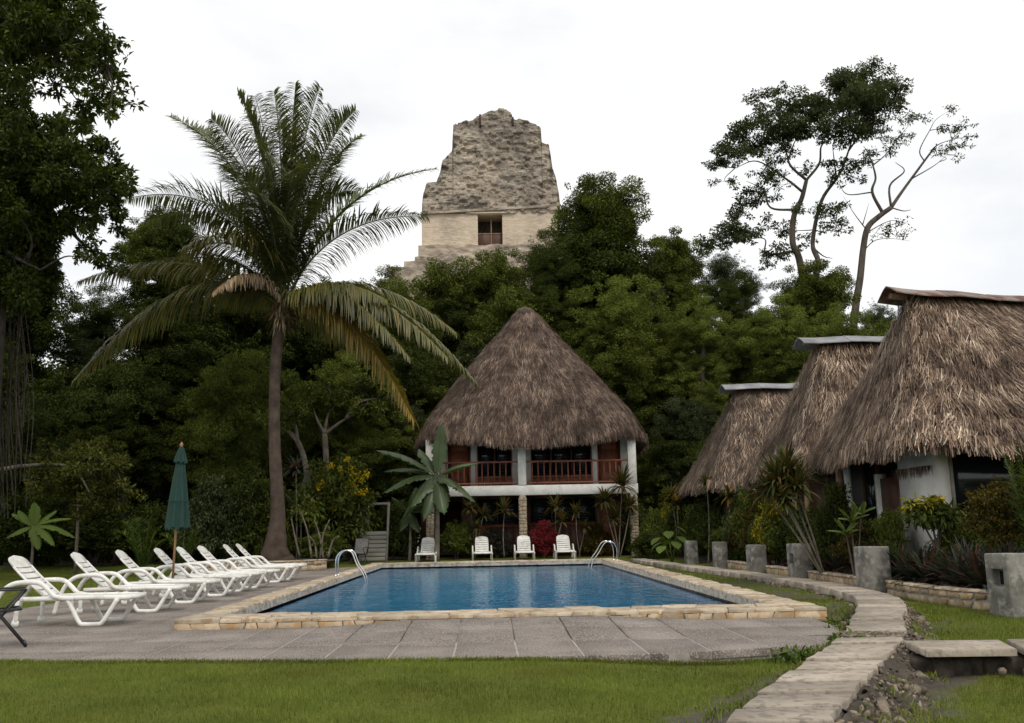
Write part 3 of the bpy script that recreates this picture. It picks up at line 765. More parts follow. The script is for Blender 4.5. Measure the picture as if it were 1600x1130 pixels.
low_wall('planter_wall', [(7.55, 13.75), (7.25, 14.6), (7.15, 15.6), (7.2, 16.95)], .30, -.06, .24, 'low curved stone planter wall between the two nearest bollards', 2)
low_wall('planter_wall', [(7.28, 17.6), (7.22, 19.3), (7.25, 21.25)], .26, -.03, .30, 'low stone planter wall between the second and third bollards from the camera', 1)
low_wall('planter_wall', [(7.3, 21.8), (7.2, 23), (7.15, 24.15)], .26, -.03, .3, 'short low stone wall behind the path in front of the yellow croton', 1)
low_wall('planter_wall', [(7.15, 24.7), (7.15, 26.4), (7.2, 28.15)], .26, -.03, .3, 'low stone wall between the fern bollard and the one behind it', 1)
th_ = np.linspace(R_(-28), R_(-172), 9)
low_wall('palm_planter_wall', [(-7.9+2.55*math.cos(a), 34.6+2.9*math.sin(a)) for a in th_], .36, 0.0, .26, 'curved low stone wall ringing the foot of the coconut palm', 2)
m = MB(); m.sm = True
a = np.arange(24)*2*np.pi/24; m.add(np.concatenate([np.stack([-7.9+2.45*r*np.cos(a), 34.6+2.8*r*np.sin(a), np.full(24, z)], 1) for r, z in ((1, .27), (.6, .32), (.02, .34))]), [np.concatenate([np.stack([k*24+np.arange(24), k*24+(np.arange(24)+1) % 24, (k+1)*24+(np.arange(24)+1) % 24, (k+1)*24+np.arange(24)], 1) for k in range(2)])])
tag(build('planter_soil', m, 'soil'), kind='structure')

# ------------------------------------------------------------------ white sun loungers
def tubeP(m, pts, r, n=8, flat=1.0, k=5): m.tube(spline(pts, k), r, n, True, flat)
def make_lounger(loc, rz, label, group):
    t = empty('sun_lounger', loc, label, 'sun lounger', group); t.rotation_euler.z = rz
    f = MB(); f.sm = True
    for s in (-1, 1):
        y = s*.33
        tubeP(f, [(.34, y, .385), (.9, y, .39), (1.4, y, .395), (1.88, y*.97, .385)], .030, 8, 1.15)
    tubeP(f, [(1.86, -.32, .385), (1.90, 0, .382), (1.86, .32, .385)], .030, 8)
    tubeP(f, [(.36, -.33, .37), (.36, .33, .37)], .022, 6)
    build('frame', f, 'plastic', t, world=False)
    for s in (-1, 1):
        m = MB(); m.sm = True; y = s*.365
        tubeP(m, [(-.10, y, .0), (-.05, y, .22), (.06, y, .47), (.22, y, .60), (.45, y, .625), (.62, y, .605), (.74, y, .51), (.84, y, .42), (1.0, y, .39), (1.1, y, .39)], [.026]*1, 8, 1.25, 4) if False else m.tube(spline([(-.10, y, .01), (-.05, y, .22), (.06, y, .47), (.22, y, .60), (.45, y, .625), (.62, y, .605), (.74, y, .51), (.84, y, .42), (1.0, y, .392), (1.12, y, .392)], 4), .029, 8, True, 1.2)
        build('armrest', m, 'plastic', t, world=False)
        m = MB(); m.sm = True
        m.tube(spline([(1.02, y*.97, .38), (1.12, y*.98, .21), (1.22, y, .05), (1.30, y, .028), (1.46, y, .028), (1.54, y, .05), (1.64, y*.98, .21), (1.74, y*.97, .38)], 4), .029, 8, True, 1.15)
        build('leg', m, 'plastic', t, world=False)
        m = MB(); m.tube([(.30, y-.012, .055), (.30, y+.012, .055)], .055, 14); m.box((.31, y, .22), (.06, .03, .30), .008)
        build('wheel', m, 'plastic', t, world=False)
    # back rest: a curved panel split into slats between two stiles
    bx = lambda u: .64-.62*u-.05*math.sin(u*3.14)*1.0; bz = lambda u: .405+.60*u**.95
    def panel(u0, u1, y0, y1, th=.022, n=2, rnd=False):
        m = MB(); rows = []
        for u in np.linspace(u0, u1, n+1):
            x, z = bx(u), bz(u); e = .01; tx, tz = unit(np.array([bx(u+e)-bx(u-e), bz(u+e)-bz(u-e)])); nx, nz = tz, -tx
            ww = 1.0
            if rnd: v_ = max(0, (u-.80)/.2); ww = math.sqrt(max(0.0, 1-v_**2.2))*.92+.08
            dish = .014
            ys = np.linspace(y0*ww, y1*ww, 5); d = [-dish*(1-(yy/.25)**2) for yy in ys]
            fr = [(x+nx*(th/2+dd), yy, z+nz*(th/2+dd)) for yy, dd in zip(ys, d)]; bk = [(x-nx*(th/2-dd), yy, z-nz*(th/2-dd)) for yy, dd in zip(ys, d)]
            rows.append(fr+bk[::-1])
        G = np.array(rows); G = np.concatenate([G, G[:, :1]], 1); m.grid(G)
        k = G.shape[1]-1; m.add(G[0, :k], np.arange(k)[None]); m.add(G[-1, :k], np.arange(k)[::-1][None]); return m
    bk = panel(.70, 1.0, -.25, .25, n=6, rnd=True); bk.sm = False
    for s in (-1, 1):
        bk.tube([(bx(u), s*.245, bz(u)) for u in np.linspace(.0, .72, 6)], .018, 6)
    bo = build('backrest', bk, 'plastic', t, world=False)
    us = [0.02, .155, .29, .425, .56, .69]
    for a, b in zip(us[:-1], us[1:]): build('slat', panel(a+.017, b-.017, -.238, .238), 'plastic', bo, world=False)
    se = MB(); se.box((1.84, 0, .405), (.09, .56, .03), .008); so = build('seat', se, 'plastic', t, world=False)
    xs_ = np.linspace(.60, 1.79, 9)
    for a, b in zip(xs_[:-1], xs_[1:]):
        m = MB(); m.box(((a+b)/2, 0, .408-.012*math.sin((a-.6)/1.2*3.14)), (b-a-.016, .60, .022), .006); build('slat', m, 'plastic', so, world=False)
    return t
LG = 'white sun loungers in a row along the left of the pool'
LL = ['white plastic sun lounger nearest the camera, beside the black folding chair', 'second white sun lounger from the camera in the left row',
      'third white lounger of the left row, just in front of the parasol pole', 'white lounger whose backrest stands behind the parasol pole, fourth of the left row',
      'fifth white lounger of the left row, first one beyond the parasol', 'sixth white lounger of the left row, third from its far end',
      'last but one white lounger of the left row', 'white lounger at the far end of the left row, nearest the palm']
LY = [14.35, 16.45, 18.3, 20.2, 21.6, 22.95, 25.3, 26.5]
LX = [-7.02, -7.05, -7.02, -6.96, -6.95, -6.88, -6.94, -6.92]
lg = make_lounger((LX[0], LY[0], .001), R_(-2), LL[0], LG)
for k in range(1, 8):
    o = copy_tree(lg); o.location = (LX[k], LY[k], .001); o.rotation_euler.z = R_(random.uniform(-7, 5)); o['label'] = LL[k]
FG = 'white sun loungers lined up beyond the far end of the pool'
FL = ['white lounger beyond the pool on the left, beside the grey chair and the banana plant', 'white lounger beyond the pool in front of the left ground-floor window',
      'white lounger at the foot of the middle stone column', 'white lounger beyond the pool right of the red-leaved shrub']
for (px, Y), l_ in zip(((669.5, 37.75), (752.5, 37.9), (818, 37.9), (879, 37.9)), FL):
    o = copy_tree(lg); p = at(px, 850, Y); o.location = (float(p[0]), Y, .001); o.rotation_euler.z = R_(-90+random.uniform(-1.5, 1.5)); o['label'] = l_; o['group'] = FG

# ------------------------------------------------------------------ green parasol
pb = at(269, 905, 19.3); pt = at(285, 695, 19.3)
ux, uy, uz = pb[0], 19.3, 0.0
par = empty('parasol', (ux, uy, uz), 'closed dark green parasol on a thin wooden pole between the loungers', 'parasol')
tip = np.array([pt[0]-pb[0], -.05, pt[2]])
ax_ = tip/tip[2]
m = MB(); m.tube([(0, 0, .0), tuple(ax_*(tip[2]-.1))], .022, 10); build('pole', m, 'pole_wood', par, world=False)
m = MB(); m.lathe([(.02, -.05), (.035, -.02), (.022, .02), (.04, .06), (.015, .10), (.003, .11)], 12, tuple(ax_*(tip[2]-.06))); build('finial', m, 'pole_wood', par, world=False)
m = MB(); m.sm = True; nA = 72; a = np.arange(nA)*2*np.pi/nA
zt_, zb_ = tip[2]-.06, at(280, 826, 19.3)[2]
G = []
for k, u in enumerate(np.linspace(0, 1, 16)):
    z = zt_+(zb_-zt_)*u; r = .035+.175*u**.8+.0*u; fold = 1+(.10+.25*u)*np.cos(8*a+.6*np.sin(a*3))*(.6+.4*np.sin(a+1))+.06*np.sin(a*2+u*3)
    G.append(np.stack([ax_[0]*z+np.cos(a)*r*fold, ax_[1]*z+np.sin(a)*r*fold, z+.035*u*np.cos(8*a)], 1))
G = np.array(G); G = np.concatenate([G, G[:, :1]], 1); m.grid(G, True); lo_ = G[-1].copy(); c_ = lo_.mean(0); lo_ = c_+(lo_-c_)*.3; lo_[:, 2] = c_[2]+.12; m.grid(np.stack([G[-1], lo_]), True)
cano = build('canopy', m, 'green_cloth', par, world=False)
m = MB(); m.sm = True; G = []
for u in np.linspace(0, 1, 6):
    z = zt_+.015+(zb_-zt_)*.2*u; r = .04+.085*u**.8; fold = 1+(.06+.14*u)*np.cos(8*a+.5)
    G.append(np.stack([ax_[0]*z+np.cos(a)*r*fold, ax_[1]*z+np.sin(a)*r*fold, z+.02*u*np.cos(8*a)], 1))
G = np.array(G); G = np.concatenate([G, G[:, :1]], 1); m.grid(G, True); build('top_flap', m, 'green_cloth', cano, world=False)
m = MB(); m.tube([ax_*(zb_+.55)+np.array([.195*math.cos(q_), .195*math.sin(q_), 0]) for q_ in np.linspace(0, 6.2, 20)], .008, 5); build('tie_strap', m, 'green_cloth', cano, world=False)
m = MB(); m.lathe([(.24, 0), (.24, .05), (.10, .08), (.035, .10), (.032, .28), (.028, .28)], 20); build('base', m, 'concrete', par, world=False)

# ------------------------------------------------------------------ folding chairs
def folding_chair(x, y, z, rz, frame, sling, label, s=1.0):
    t = empty('folding_chair', (x, y, z), label, 'folding chair'); t.rotation_euler.z = rz; t.scale = (s, s, s)
    for sd_ in (-1, 1):
        X_ = sd_*.27
        m = MB(); m.tube([(X_, -.30, .0), (X_, .20, .62)], .014, 8); build('leg', m, frame, t, world=False)
        m = MB(); m.tube([(X_*.92, .30, .0), (X_*.92, -.06, .42), (X_*.92, -.26, .66)], .014, 8); build('leg', m, frame, t, world=False)
        m = MB(); m.tube([(X_, -.22, .44), (X_, .18, .42), (X_, .38, 1.02)], .014, 8); build('side_rail', m, frame, t, world=False)
        m = MB(); m.box((X_, -.02, .67), (.045, .5, .022), .006); build('armrest', m, frame, t, world=False)
    m = MB()
    for a_, b_ in ((-.30, .03), (.30, .03), (.38, 1.02), (-.22, .44)):
        m = MB(); m.tube([(-.27, a_, b_), (.27, a_, b_)], .013, 6); build('crossbar', m, frame, t, world=False)
    m = MB(); yy = np.linspace(-.21, .17, 5); G = np.array([[(xx, y_, .44-.02*(y_+.22)/.4-.035*math.sin((y_+.21)/.38*3.14)) for xx in (-.265, 0, .265)] for y_ in yy]); m.grid(G, True); build('seat', m, sling, t, world=False)
    m = MB(); G = np.array([[(xx, .19+.19*u+.02*math.sin(u*3.14), .44+.58*u) for xx in (-.265, 0, .265)] for u in np.linspace(0.02, .98, 5)]); m.grid(G, True); build('backrest', m, sling, t, world=False)
    return t
c_ = at(-3, 960, 11.45)
folding_chair(-5.78, 11.6, .001, R_(118), 'black_metal', 'black_sling', 'black metal folding chair cut off by the left edge of the photo', .98)
c_ = at(561, 860, 36.4); folding_chair(float(c_[0]), 36.4, .001, R_(-12), 'black_metal', 'grey_sling', 'grey sling folding chair in front of the wooden slide steps')

# ------------------------------------------------------------------ pool hand rails
def handrail(x0, y0, x1, label, gapy):
    t = empty('pool_handrail', (x0, y0, CZ), label, 'handrail', 'steel handrails at the corners of the pool')
    sx = 1 if x1 > x0 else -1; d = abs(x1-x0)
    for k in (-1, 1):
        y = k*gapy/2; m = MB(); m.sm = True
        m.tube(spline([(0, y, -.02), (0, y, .38), (sx*.08, y, .57), (sx*.26, y, .65), (sx*.42, y, .58), (sx*d*.7, y, .30), (sx*d, y, -.12), (sx*(d+.02), y, -.75)], 6), .020, 10)
        build('rail', m, 'steel', t, world=False)
        m = MB(); m.lathe([(.055, -.01), (.055, .012), (.03, .03)], 14, (0, y, 0)); build('flange', m, 'steel', t, world=False)
    return t
handrail(-4.02, 25.7, -3.25, 'steel pool handrail on the left side of the pool by the far loungers', .42)
handrail(4.42, 33.2, 3.55, 'steel pool handrail at the far right corner of the pool', .9)

# ------------------------------------------------------------------ wooden slide steps
a0, a1 = at(560, 870, 38), at(606, 870, 38); zt_ = at(580, 785, 38)[2]
xc_, wd_ = (a0[0]+a1[0])/2, a1[0]-a0[0]
st = empty('plank_steps', (xc_, 38.0, .08), 'pale grey wooden steps with a top crossbar standing left of the banana plant', 'steps')
H_ = zt_-.08
for s in (-1, 1):
    m = MB(); m.tube([(s*wd_*.46, -.1, 0), (s*wd_*.46+.0, .75, H_)], .055, 4); build('stringer', m, 'timber_grey', st, world=False)
m = MB(); m.box((0, .75, H_-.04), (wd_*.95, .08, .09), .01); build('crossbar', m, 'timber_grey', st, world=False)
for k in range(7):
    z = .12+k*.165; m = MB(); m.box((random.uniform(-.01, .01), -.08+.75*z/H_, z), (wd_*.86, .035, .150), .006, tilt=Matrix.Rotation(-.32, 3, 'X')); build('plank', m, 'timber_grey', st, world=False)
m = MB(); m.box((-wd_*.31, .60, H_*.78), (wd_*.20, .04, H_*.36), .006); build('side_board', m, 'timber_grey', st, world=False)
# ------------------------------------------------------------------ thatch
def thatch_roof(rings, parent, name, n, ln=.5, wd=.032, base_y=None, fringe=900, mat='thatch', lift=.12):
    """rings: (K, M, 3) closed loops from the eave up to the ridge"""
    R = np.asarray(rings, float); K, Mn = R.shape[:2]; Rc = np.concatenate([R, R[:, :1]], 1)
    m = MB(); m.sm = True; m.grid(Rc)
    inner = R[0].copy(); c = inner.mean(0); inner = c+(inner-c)*.80; inner[:, 2] = R[0][:, 2]+.22
    lowr = R[0].copy(); lowr = c+(lowr-c)*.985; lowr[:, 2] -= .12
    low = np.stack([lowr, R[0]]); low = np.concatenate([low, low[:, :1]], 1); m.grid(low)
    sof = np.stack([inner, lowr]); sof = np.concatenate([sof, sof[:, :1]], 1); m.grid(sof)
    m.add(inner, np.arange(Mn)[::-1][None])
    roof = build(name, m, 'thatch_base', parent)
    # straw
    A, B, C_, D = Rc[:-1, :-1], Rc[:-1, 1:], Rc[1:, 1:], Rc[1:, :-1]
    area = (np.linalg.norm(np.cross(B-A, D-A), axis=-1)+np.linalg.norm(np.cross(B-C_, D-C_), axis=-1))/2
    pr = (area/area.sum()).ravel(); cell = rng.choice(len(pr), n, p=pr); ci, cj = np.unravel_index(cell, area.shape)
    u, v = rng.random(n)[:, None], rng.random(n)[:, None]
    a, b, c2, d = A[ci, cj], B[ci, cj], C_[ci, cj], D[ci, cj]
    lo_, hi = a*(1-u)+b*u, d*(1-u)+c2*u; P = lo_*(1-v)+hi*v
    down = unit(lo_-hi); side = unit(b-a); nrm = unit(np.cross(side, -down)); 
    lump = fbm(P*1.1, 3, 21); course = (P[:, 2]*1.9+.6*fbm(P*.6, 2, 5)) % 1.0
    P = P+nrm*(rng.random(n)*lift*.6+lift*.5*course+.16*(lump-.5))[:, None]
    Dn = down+side*(rng.normal(0, .20, n)+.7*(fbm(P*2.0, 3, 33)-.5))[:, None]+nrm*rng.normal(.05, .06, n)[:, None]
    kz = P[:, 2] < R[-1][:, 2].max()-.16; P, Dn, nrm = P[kz], Dn[kz], nrm[kz]; n = len(P)
    s = MB(); s.strips(P-Dn*ln*.5, Dn, ln*rng.uniform(.5, 1.2, n), wd*rng.uniform(.5, 1.4, n), rng.uniform(0, .10, n), 1, up=nrm, tip=.35)
    # ragged fringe below the eave
    k = rng.integers(0, Mn, fringe); u = rng.random(fringe)[:, None]; P = Rc[0][k]*(1-u)+Rc[0][k+1]*u
    hi = Rc[1][k]*(1-u)+Rc[1][k+1]*u; dn = unit(P-hi); out = unit(P-R[0].mean(0)); out[:, 2] = 0
    rag = .16*(fbm(P*1.4, 3, 8)-.45)
    Dn = unit(dn*.8+np.array([0, 0, -.6])+rng.normal(0, .12, (fringe, 3)))
    s.strips(P-Dn*.28+out*rng.uniform(-.12, .06, fringe)[:, None], Dn, .34+rag+rng.uniform(-.12, .16, fringe), wd*rng.uniform(.6, 1.4, fringe), .25, 2, tip=.3)
    o = build('thatch', s, mat, roof); o['kind'] = 'stuff'; return roof
def rrect(x0, x1, y0, y1, r, n=8):
    """rounded rectangle, counter-clockwise"""
    out = []
    for cx, cy, a0 in ((x1-r, y1-r, 0), (x0+r, y1-r, 90), (x0+r, y0+r, 180), (x1-r, y0+r, 270)):
        for a in np.linspace(R_(a0), R_(a0+90), n): out.append((cx+r*math.cos(a), cy+r*math.sin(a)))
    return np.array(out)
def dense_loop(loop, m=72):
    L_ = np.vstack([loop, loop[:1]]); s = np.concatenate([[0], np.cumsum(np.linalg.norm(np.diff(L_, axis=0), axis=1))])
    t = np.linspace(0, s[-1], m, endpoint=False); return np.stack([np.interp(t, s, L_[:, 0]), np.interp(t, s, L_[:, 1])], 1)

# ------------------------------------------------------------------ two-storey thatched guest house
BY, FY = 38.6, 40.0           # post line and facade
gh = empty('guest_house', (1.7, BY, .08), 'white two-storey guest house under a tall conical thatched roof, beyond the pool', 'house')
def bx_(name, x0, x1, z0, z1, y, th, mat, parent=gh, ch=.0, label=None):
    m = MB(); m.box(((x0+x1)/2, y, (z0+z1)/2), (x1-x0, th, z1-z0), ch); o = piece(name, m, mat, parent)
    if label: o['label'] = label
    return o
fx = lambda px: float(at(px, 760, FY)[0])
fz = lambda py, px=820: float(at(px, py, FY)[2])
px_ = lambda px, py=760: float(at(px, py, BY)[0])
pz_ = lambda py, px=820: float(at(px, py, BY)[2])
zbeam0, zbeam1 = pz_(774), pz_(758.5); zrail = pz_(721.5); zrb = pz_(759-3.5); zeave = pz_(688)
xL, xM, xR = px_(672), px_(816), px_(988.5)
zroofin = zeave+.55
for x, ptop in ((xL, 688), (xM, 680), (xR, 677)):
    bx_('post', x-.165, x+.165, zbeam1-.002, pz_(ptop, 816 if x == xM else (672 if x == xL else 988)), BY, .33, 'white_wall', ch=.012)
# slab edge beam between and in front of the posts
bx_('floor_beam', xL-.2, xR+.2, zbeam0, zbeam1, BY, .28, 'white_wall', ch=.012)
bx_('upper_floor', xL-.2, xR+.2, zbeam0+.03, zbeam1-.03, (BY+.145+FY)/2, FY-BY-.15, 'white_wall')
# lower posts clad in small stones
for x in (xL, xM, xR):
    m = MB(); m.box((x, BY, (zbeam0+.05)/2), (.26, .30, zbeam0-.052)); po = piece('stone_post', m, 'mortar', gh)
    s = MB()
    for fx0, fy0, ex, ey in ((x-.13, BY-.15, (1, 0, 0), (0, -1, 0)), (x+.13, BY+.15, (-1, 0, 0), (0, 1, 0)), (x+.13, BY-.15, (0, 1, 0), (1, 0, 0)), (x-.13, BY+.15, (0, -1, 0), (-1, 0, 0))):
        z = .06; L_ = .26 if ey[0] == 0 else .30
        while z < zbeam0-.14:
            h = random.uniform(.09, .17); cut = random.uniform(.35, .65)*L_; j = lambda: random.uniform(-.012, .012)
            for u0, u1 in ((0.004, cut-.008), (cut+.008, L_-.004)):
                s.prism([(u0+j(), z+j()), (u1+j(), z+j()), (u1+j(), z+h-.014+j()), (u0+j(), z+h-.014+j())], 0, .03, .008, ((fx0, fy0, 0), ex, (0, 0, 1), ey))
                for k_ in list(s.f): s.f[k_][-1] = s.f[k_][-1][:, ::-1] if False else s.f[k_][-1]
            z += h
    o = build('cladding_stones', s, 'stone_cream', po); o['kind'] = 'stuff'
# balcony railing
rl = empty('railing', (0, 0, 0)); rl.parent = gh
for x0, x1 in ((xL+.17, xM-.17), (xM+.17, xR-.17)):
    for z, h in ((zrail, .07), (zrb+.02, .06)): bx_('rail', x0, x1, z-h/2, z+h/2, BY, .07, 'timber', rl, .008)
    nb = int((x1-x0)/.235); 
    for k in range(1, nb):
        x = x0+(x1-x0)*k/nb; bx_('baluster', x-.024, x+.024, zrb+.05, zrail-.035, BY, .045, 'timber', rl)
# upper facade: wall with door and window openings
WX0, WX1 = xL-.15, xR+.15
zU0, zU1 = zbeam1-.03, zroofin+.5
def facade(name, segs, z0, z1, y, th=.18, mat='white_wall'):
    """segs: (x0, x1, kind, sill z, head z)"""
    m = MB(); x = WX0
    for a, b, k, s0, h0 in segs:
        if a-x > .01: m.box(((x+a)/2, y, (z0+z1)/2), (a-x, th, z1-z0))
        if s0-z0 > .02: m.box(((a+b)/2, y, (z0+s0)/2), (b-a-.002, th, s0-z0))
        if z1-h0 > .02: m.box(((a+b)/2, y, (h0+z1)/2), (b-a-.002, th, z1-h0))
        x = b
    if WX1-x > .01: m.box(((x+WX1)/2, y, (z0+z1)/2), (WX1-x, th, z1-z0))
    return piece(name, m, mat, gh)
def door(a, b, z0, z1, y, mat='timber'):
    d = bx_('door', a+.05, b-.05, z0, z1-.05, y+.03, .05, mat)
    m = MB()
    for q_ in (a+.025, b-.025): m.box((q_, y, (z0+z1)/2), (.05, .14, z1-z0))
    m.box(((a+b)/2, y, z1-.025), (b-a-.102, .14, .05)); piece('frame', m, 'timber_dark', d)
    for k in range(3):
        zz = z0+(z1-z0)*(.18+.30*k); bx_('panel', a+.17, b-.17, zz-.22, zz+.22, y-.002, .02, mat, d, .006)
    m = MB(); m.lathe([(.001, 0), (.03, .005), (.03, .03), (.001, .05)], 10, (b-.14, y-.04, z0+1.0)); piece('handle', m, 'steel', d)
def window(a, b, z0, z1, y, npan, mat='timber_dark'):
    m = MB()
    for q_ in (a+.03, b-.03): m.box((q_, y, (z0+z1)/2), (.06, .12, z1-z0))
    for q_ in (z0+.03, z1-.03): m.box(((a+b)/2, y, q_), (b-a-.122, .12, .06))
    for k in range(1, npan): m.box((a+(b-a)*k/npan, y, (z0+z1)/2), (.05, .10, z1-z0-.122))
    w = piece('window', m, mat, gh)
    for k in range(npan):
        x0, x1 = a+(b-a)*k/npan+.035, a+(b-a)*(k+1)/npan-.035
        g = bx_('pane', x0, x1, z0+.06, z1-.06, y+.03, .012, 'glass', w)
        ls = MB()
        zz = z0+.12
        while zz < z1-.12: ls.box(((x0+x1)/2, y-.005, zz), (x1-x0-.01, .05, .012), tilt=Matrix.Rotation(.7, 3, 'X')); zz += .12
        o = build('louvre', ls, 'glass', w); o['kind'] = 'stuff'
zUh = fz(690)+.35
ud = [(fx(700), fx(736), 'd', zU0, zUh), (fx(746), fx(801), 'w', fz(745), zUh), (fx(830), fx(926), 'w', fz(745), zUh), (fx(935), fx(971), 'd', zU0, zUh)]
facade('upper_wall', ud, zU0, zU1, FY)
for a, b, k, s0, h0 in ud:
    door(a, b, s0, h0, FY) if k == 'd' else window(a, b, s0, h0, FY, 2 if b-a < 2 else 3)
zL0, zL1 = .08, zbeam0+.03
lh = fz(777)
lo_ = [(fx(681), fx(721), 'd', zL0, lh), (fx(741), fx(812), 'w', fz(821), lh), (fx(826), fx(931), 'w', fz(819), lh), (fx(936), fx(975), 'd', zL0, lh)]
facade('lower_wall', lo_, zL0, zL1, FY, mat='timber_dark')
window(lo_[1][0], lo_[1][1], lo_[1][3], lh, FY, 2); window(lo_[2][0], lo_[2][1], lo_[2][3], lh, FY, 3); door(lo_[3][0], lo_[3][1], zL0, lh, FY)
for a, b, k, s0, h0 in ud[1:3]:
    n_ = max(3, int((b-a)/.28))
    for k2 in range(n_): bx_('board', a+(b-a)*k2/n_+.006, a+(b-a)*(k2+1)/n_-.006, zU0+.06, s0-.01, FY-.105, .03, 'timber')
# brown boarding under the windows and an open dark doorway
for a, b, k, s0, h0 in lo_[1:3]:
    n_ = max(3, int((b-a)/.28))
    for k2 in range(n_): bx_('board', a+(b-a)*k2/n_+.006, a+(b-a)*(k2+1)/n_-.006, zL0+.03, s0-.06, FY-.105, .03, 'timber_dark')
    bx_('sill', a-.06, b+.06, s0-.055, s0-.002, FY-.13, .10, 'timber')
m = MB()
for x in (WX0+.09, WX1-.09): m.box((x, FY+3.1, (zL0+zU1)/2), (.18, 6.0, zU1-zL0))
m.box(((WX0+WX1)/2, FY+6.2, (zL0+zU1)/2), (WX1-WX0, .18, zU1-zL0)); m.box((lo_[0][1]+.4, FY+1.3, (zL0+zL1)/2), (.1, 2.3, zL1-zL0-.2)); m.box(((WX0+lo_[0][1])/2+.3, FY+2.6, (zL0+zL1)/2), (3., .12, zL1-zL0-.2)); m.box(((WX0+WX1)/2, FY+3.1, zL1-.08), (WX1-WX0-.37, 5.9, .12)); m.box(((WX0+WX1)/2, FY+3.1, zL0-.02), (WX1-WX0-.37, 5.9, .05))
piece('side_wall', m, 'timber_dark', gh)  # dark colour stands in for the unlit interior behind the open doorway
m = MB(); m.box(((xL+xR)/2, (BY-.3+FY)/2, .04), (xR-xL+.9, FY-BY+.3, .09), .01); piece('terrace_slab', m, 'concrete', gh)
# roof: rounded square eave rising to a small ridge
ap = at(820, 486, 42.6); ex0, ex1 = float(at(649, 680, 39.6)[0]), float(at(1012, 672, 39.6)[0])
ey0, ey1 = 37.75, 47.2
zE = zeave-.02
rings = []
for t in np.concatenate([np.linspace(0, .25, 5), np.linspace(.33, .96, 11), [1.0]]):
    r = max(.06, 2.2*(1-t)); w = 1-t
    lp = rrect(ap[0]+(ex0-ap[0])*w-.28*t, ap[0]+(ex1-ap[0])*w+.28*t, ap[1]+(ey0-ap[1])*w-.2*t, ap[1]+(ey1-ap[1])*w+.2*t, min(r, .2+2.4*w))
    lp = dense_loop(lp, 80)
    z = zE+(ap[2]-zE)*(t**.93 if t < 1 else 1.0)-.30*max(0, .10-t)/.10
    corner = np.hypot((lp[:, 0]-ap[0])/((ex1-ex0)/2*max(w, .05)), (lp[:, 1]-ap[1])/((ey1-ey0)/2*max(w, .05)))
    zc = z+(w**2)*.45*np.clip(corner-1.0, 0, .3)/.3
    rings.append(np.c_[lp, zc])
thatch_roof(rings, gh, 'roof', 52000, .44, .027, fringe=5200, mat='thatch_brown')
m = MB(); m.sm = True; m.lathe([(.50, -.32), (.46, -.05), (.32, .10), (.12, .17), (.01, .18)], 14, ap); build('ridge_cap', m, 'thatch_base', gh)

# ------------------------------------------------------------------ three thatched cabins along the path
def cabin(y0, y1, xe, xr, zr, ridge_mat, label, n, detail, x1=16.5, ze=2.50, seed=0, capext=.55, xback=15.3, skew=0.):
    yc = (y0+y1)/2; c = empty('thatched_cabin', ((xe+x1)/2, yc, .08), label, 'cabin')
    rings = []
    for t in np.concatenate([np.linspace(0, .2, 4), np.linspace(.3, 1, 10)]):
        w = (1-t)**1.10
        lp = dense_loop(rrect(xr+(xe-xr)*w, xback+(x1-xback)*w, yc+(y0-yc)*w-.10*t, yc+(y1-yc)*w+.10*t, .10+.9*w), 88)
        lp[:, 1] += skew*t*t*(lp[:, 0]-xr)
        sag = .10*np.sin(lp[:, 0]*1.7+seed)+.06*np.sin(lp[:, 1]*2.3+seed)
        rings.append(np.c_[lp, ze+(zr-ze)*t+sag*(1-t)])
    thatch_roof(rings, c, 'roof', n, .46, .028, fringe=int(n*.05), mat='thatch')
    # bent tin ridge sheets
    m_ = 5; xs_ = np.linspace(xr-capext, xback+.4, m_+1)
    for k in range(m_):
        a, b = xs_[k]-(.06 if k else 0), xs_[k+1]; G = []
        for x in np.linspace(a, b, 4):
            row = []
            for u in np.linspace(-1, 1, 9):
                row.append((x, yc+u*.50+skew*(x-xr), zr+.17-.24*abs(u)**1.25+.02*math.sin(x*3+seed)+.010*k))
            G.append(row)
        G = np.array(G); m = MB(); m.grid(G, True); m.grid(G-np.array([0, 0, .025])); e0 = np.stack([G[0], G[0]-np.array([0, 0, .025])]); m.grid(e0, True)
        e1 = np.stack([G[:, 0], G[:, 0]-np.array([0, 0, .025])]); m.grid(e1)
        piece('ridge_sheet', m, ridge_mat, c)
    m = MB(); m.tube([(xr-capext*.75, yc-.05, zr-.02), (xback+.2, yc+skew*(xback+.2-xr), zr-.06)], .07, 8); piece('ridge_pole', m, 'post_wood', c)
    return c
ca = cabin(16.7, 23.4, 7.72, 9.40, 6.20, 'tin_rust', 'nearest thatched cabin on the right with a rusty tin ridge', 66000, True, seed=1, skew=.30)
cb = cabin(23.1, 28.9, 7.72, 9.45, 6.32, 'tin_grey', 'middle thatched cabin with a grey tin ridge, behind the nearest one', 28000, False, seed=2)
cc = cabin(30.4, 38.2, 7.45, 9.3, 6.25, 'tin_grey', 'farthest thatched cabin of the three, with a pale tin ridge', 18000, False, seed=3)
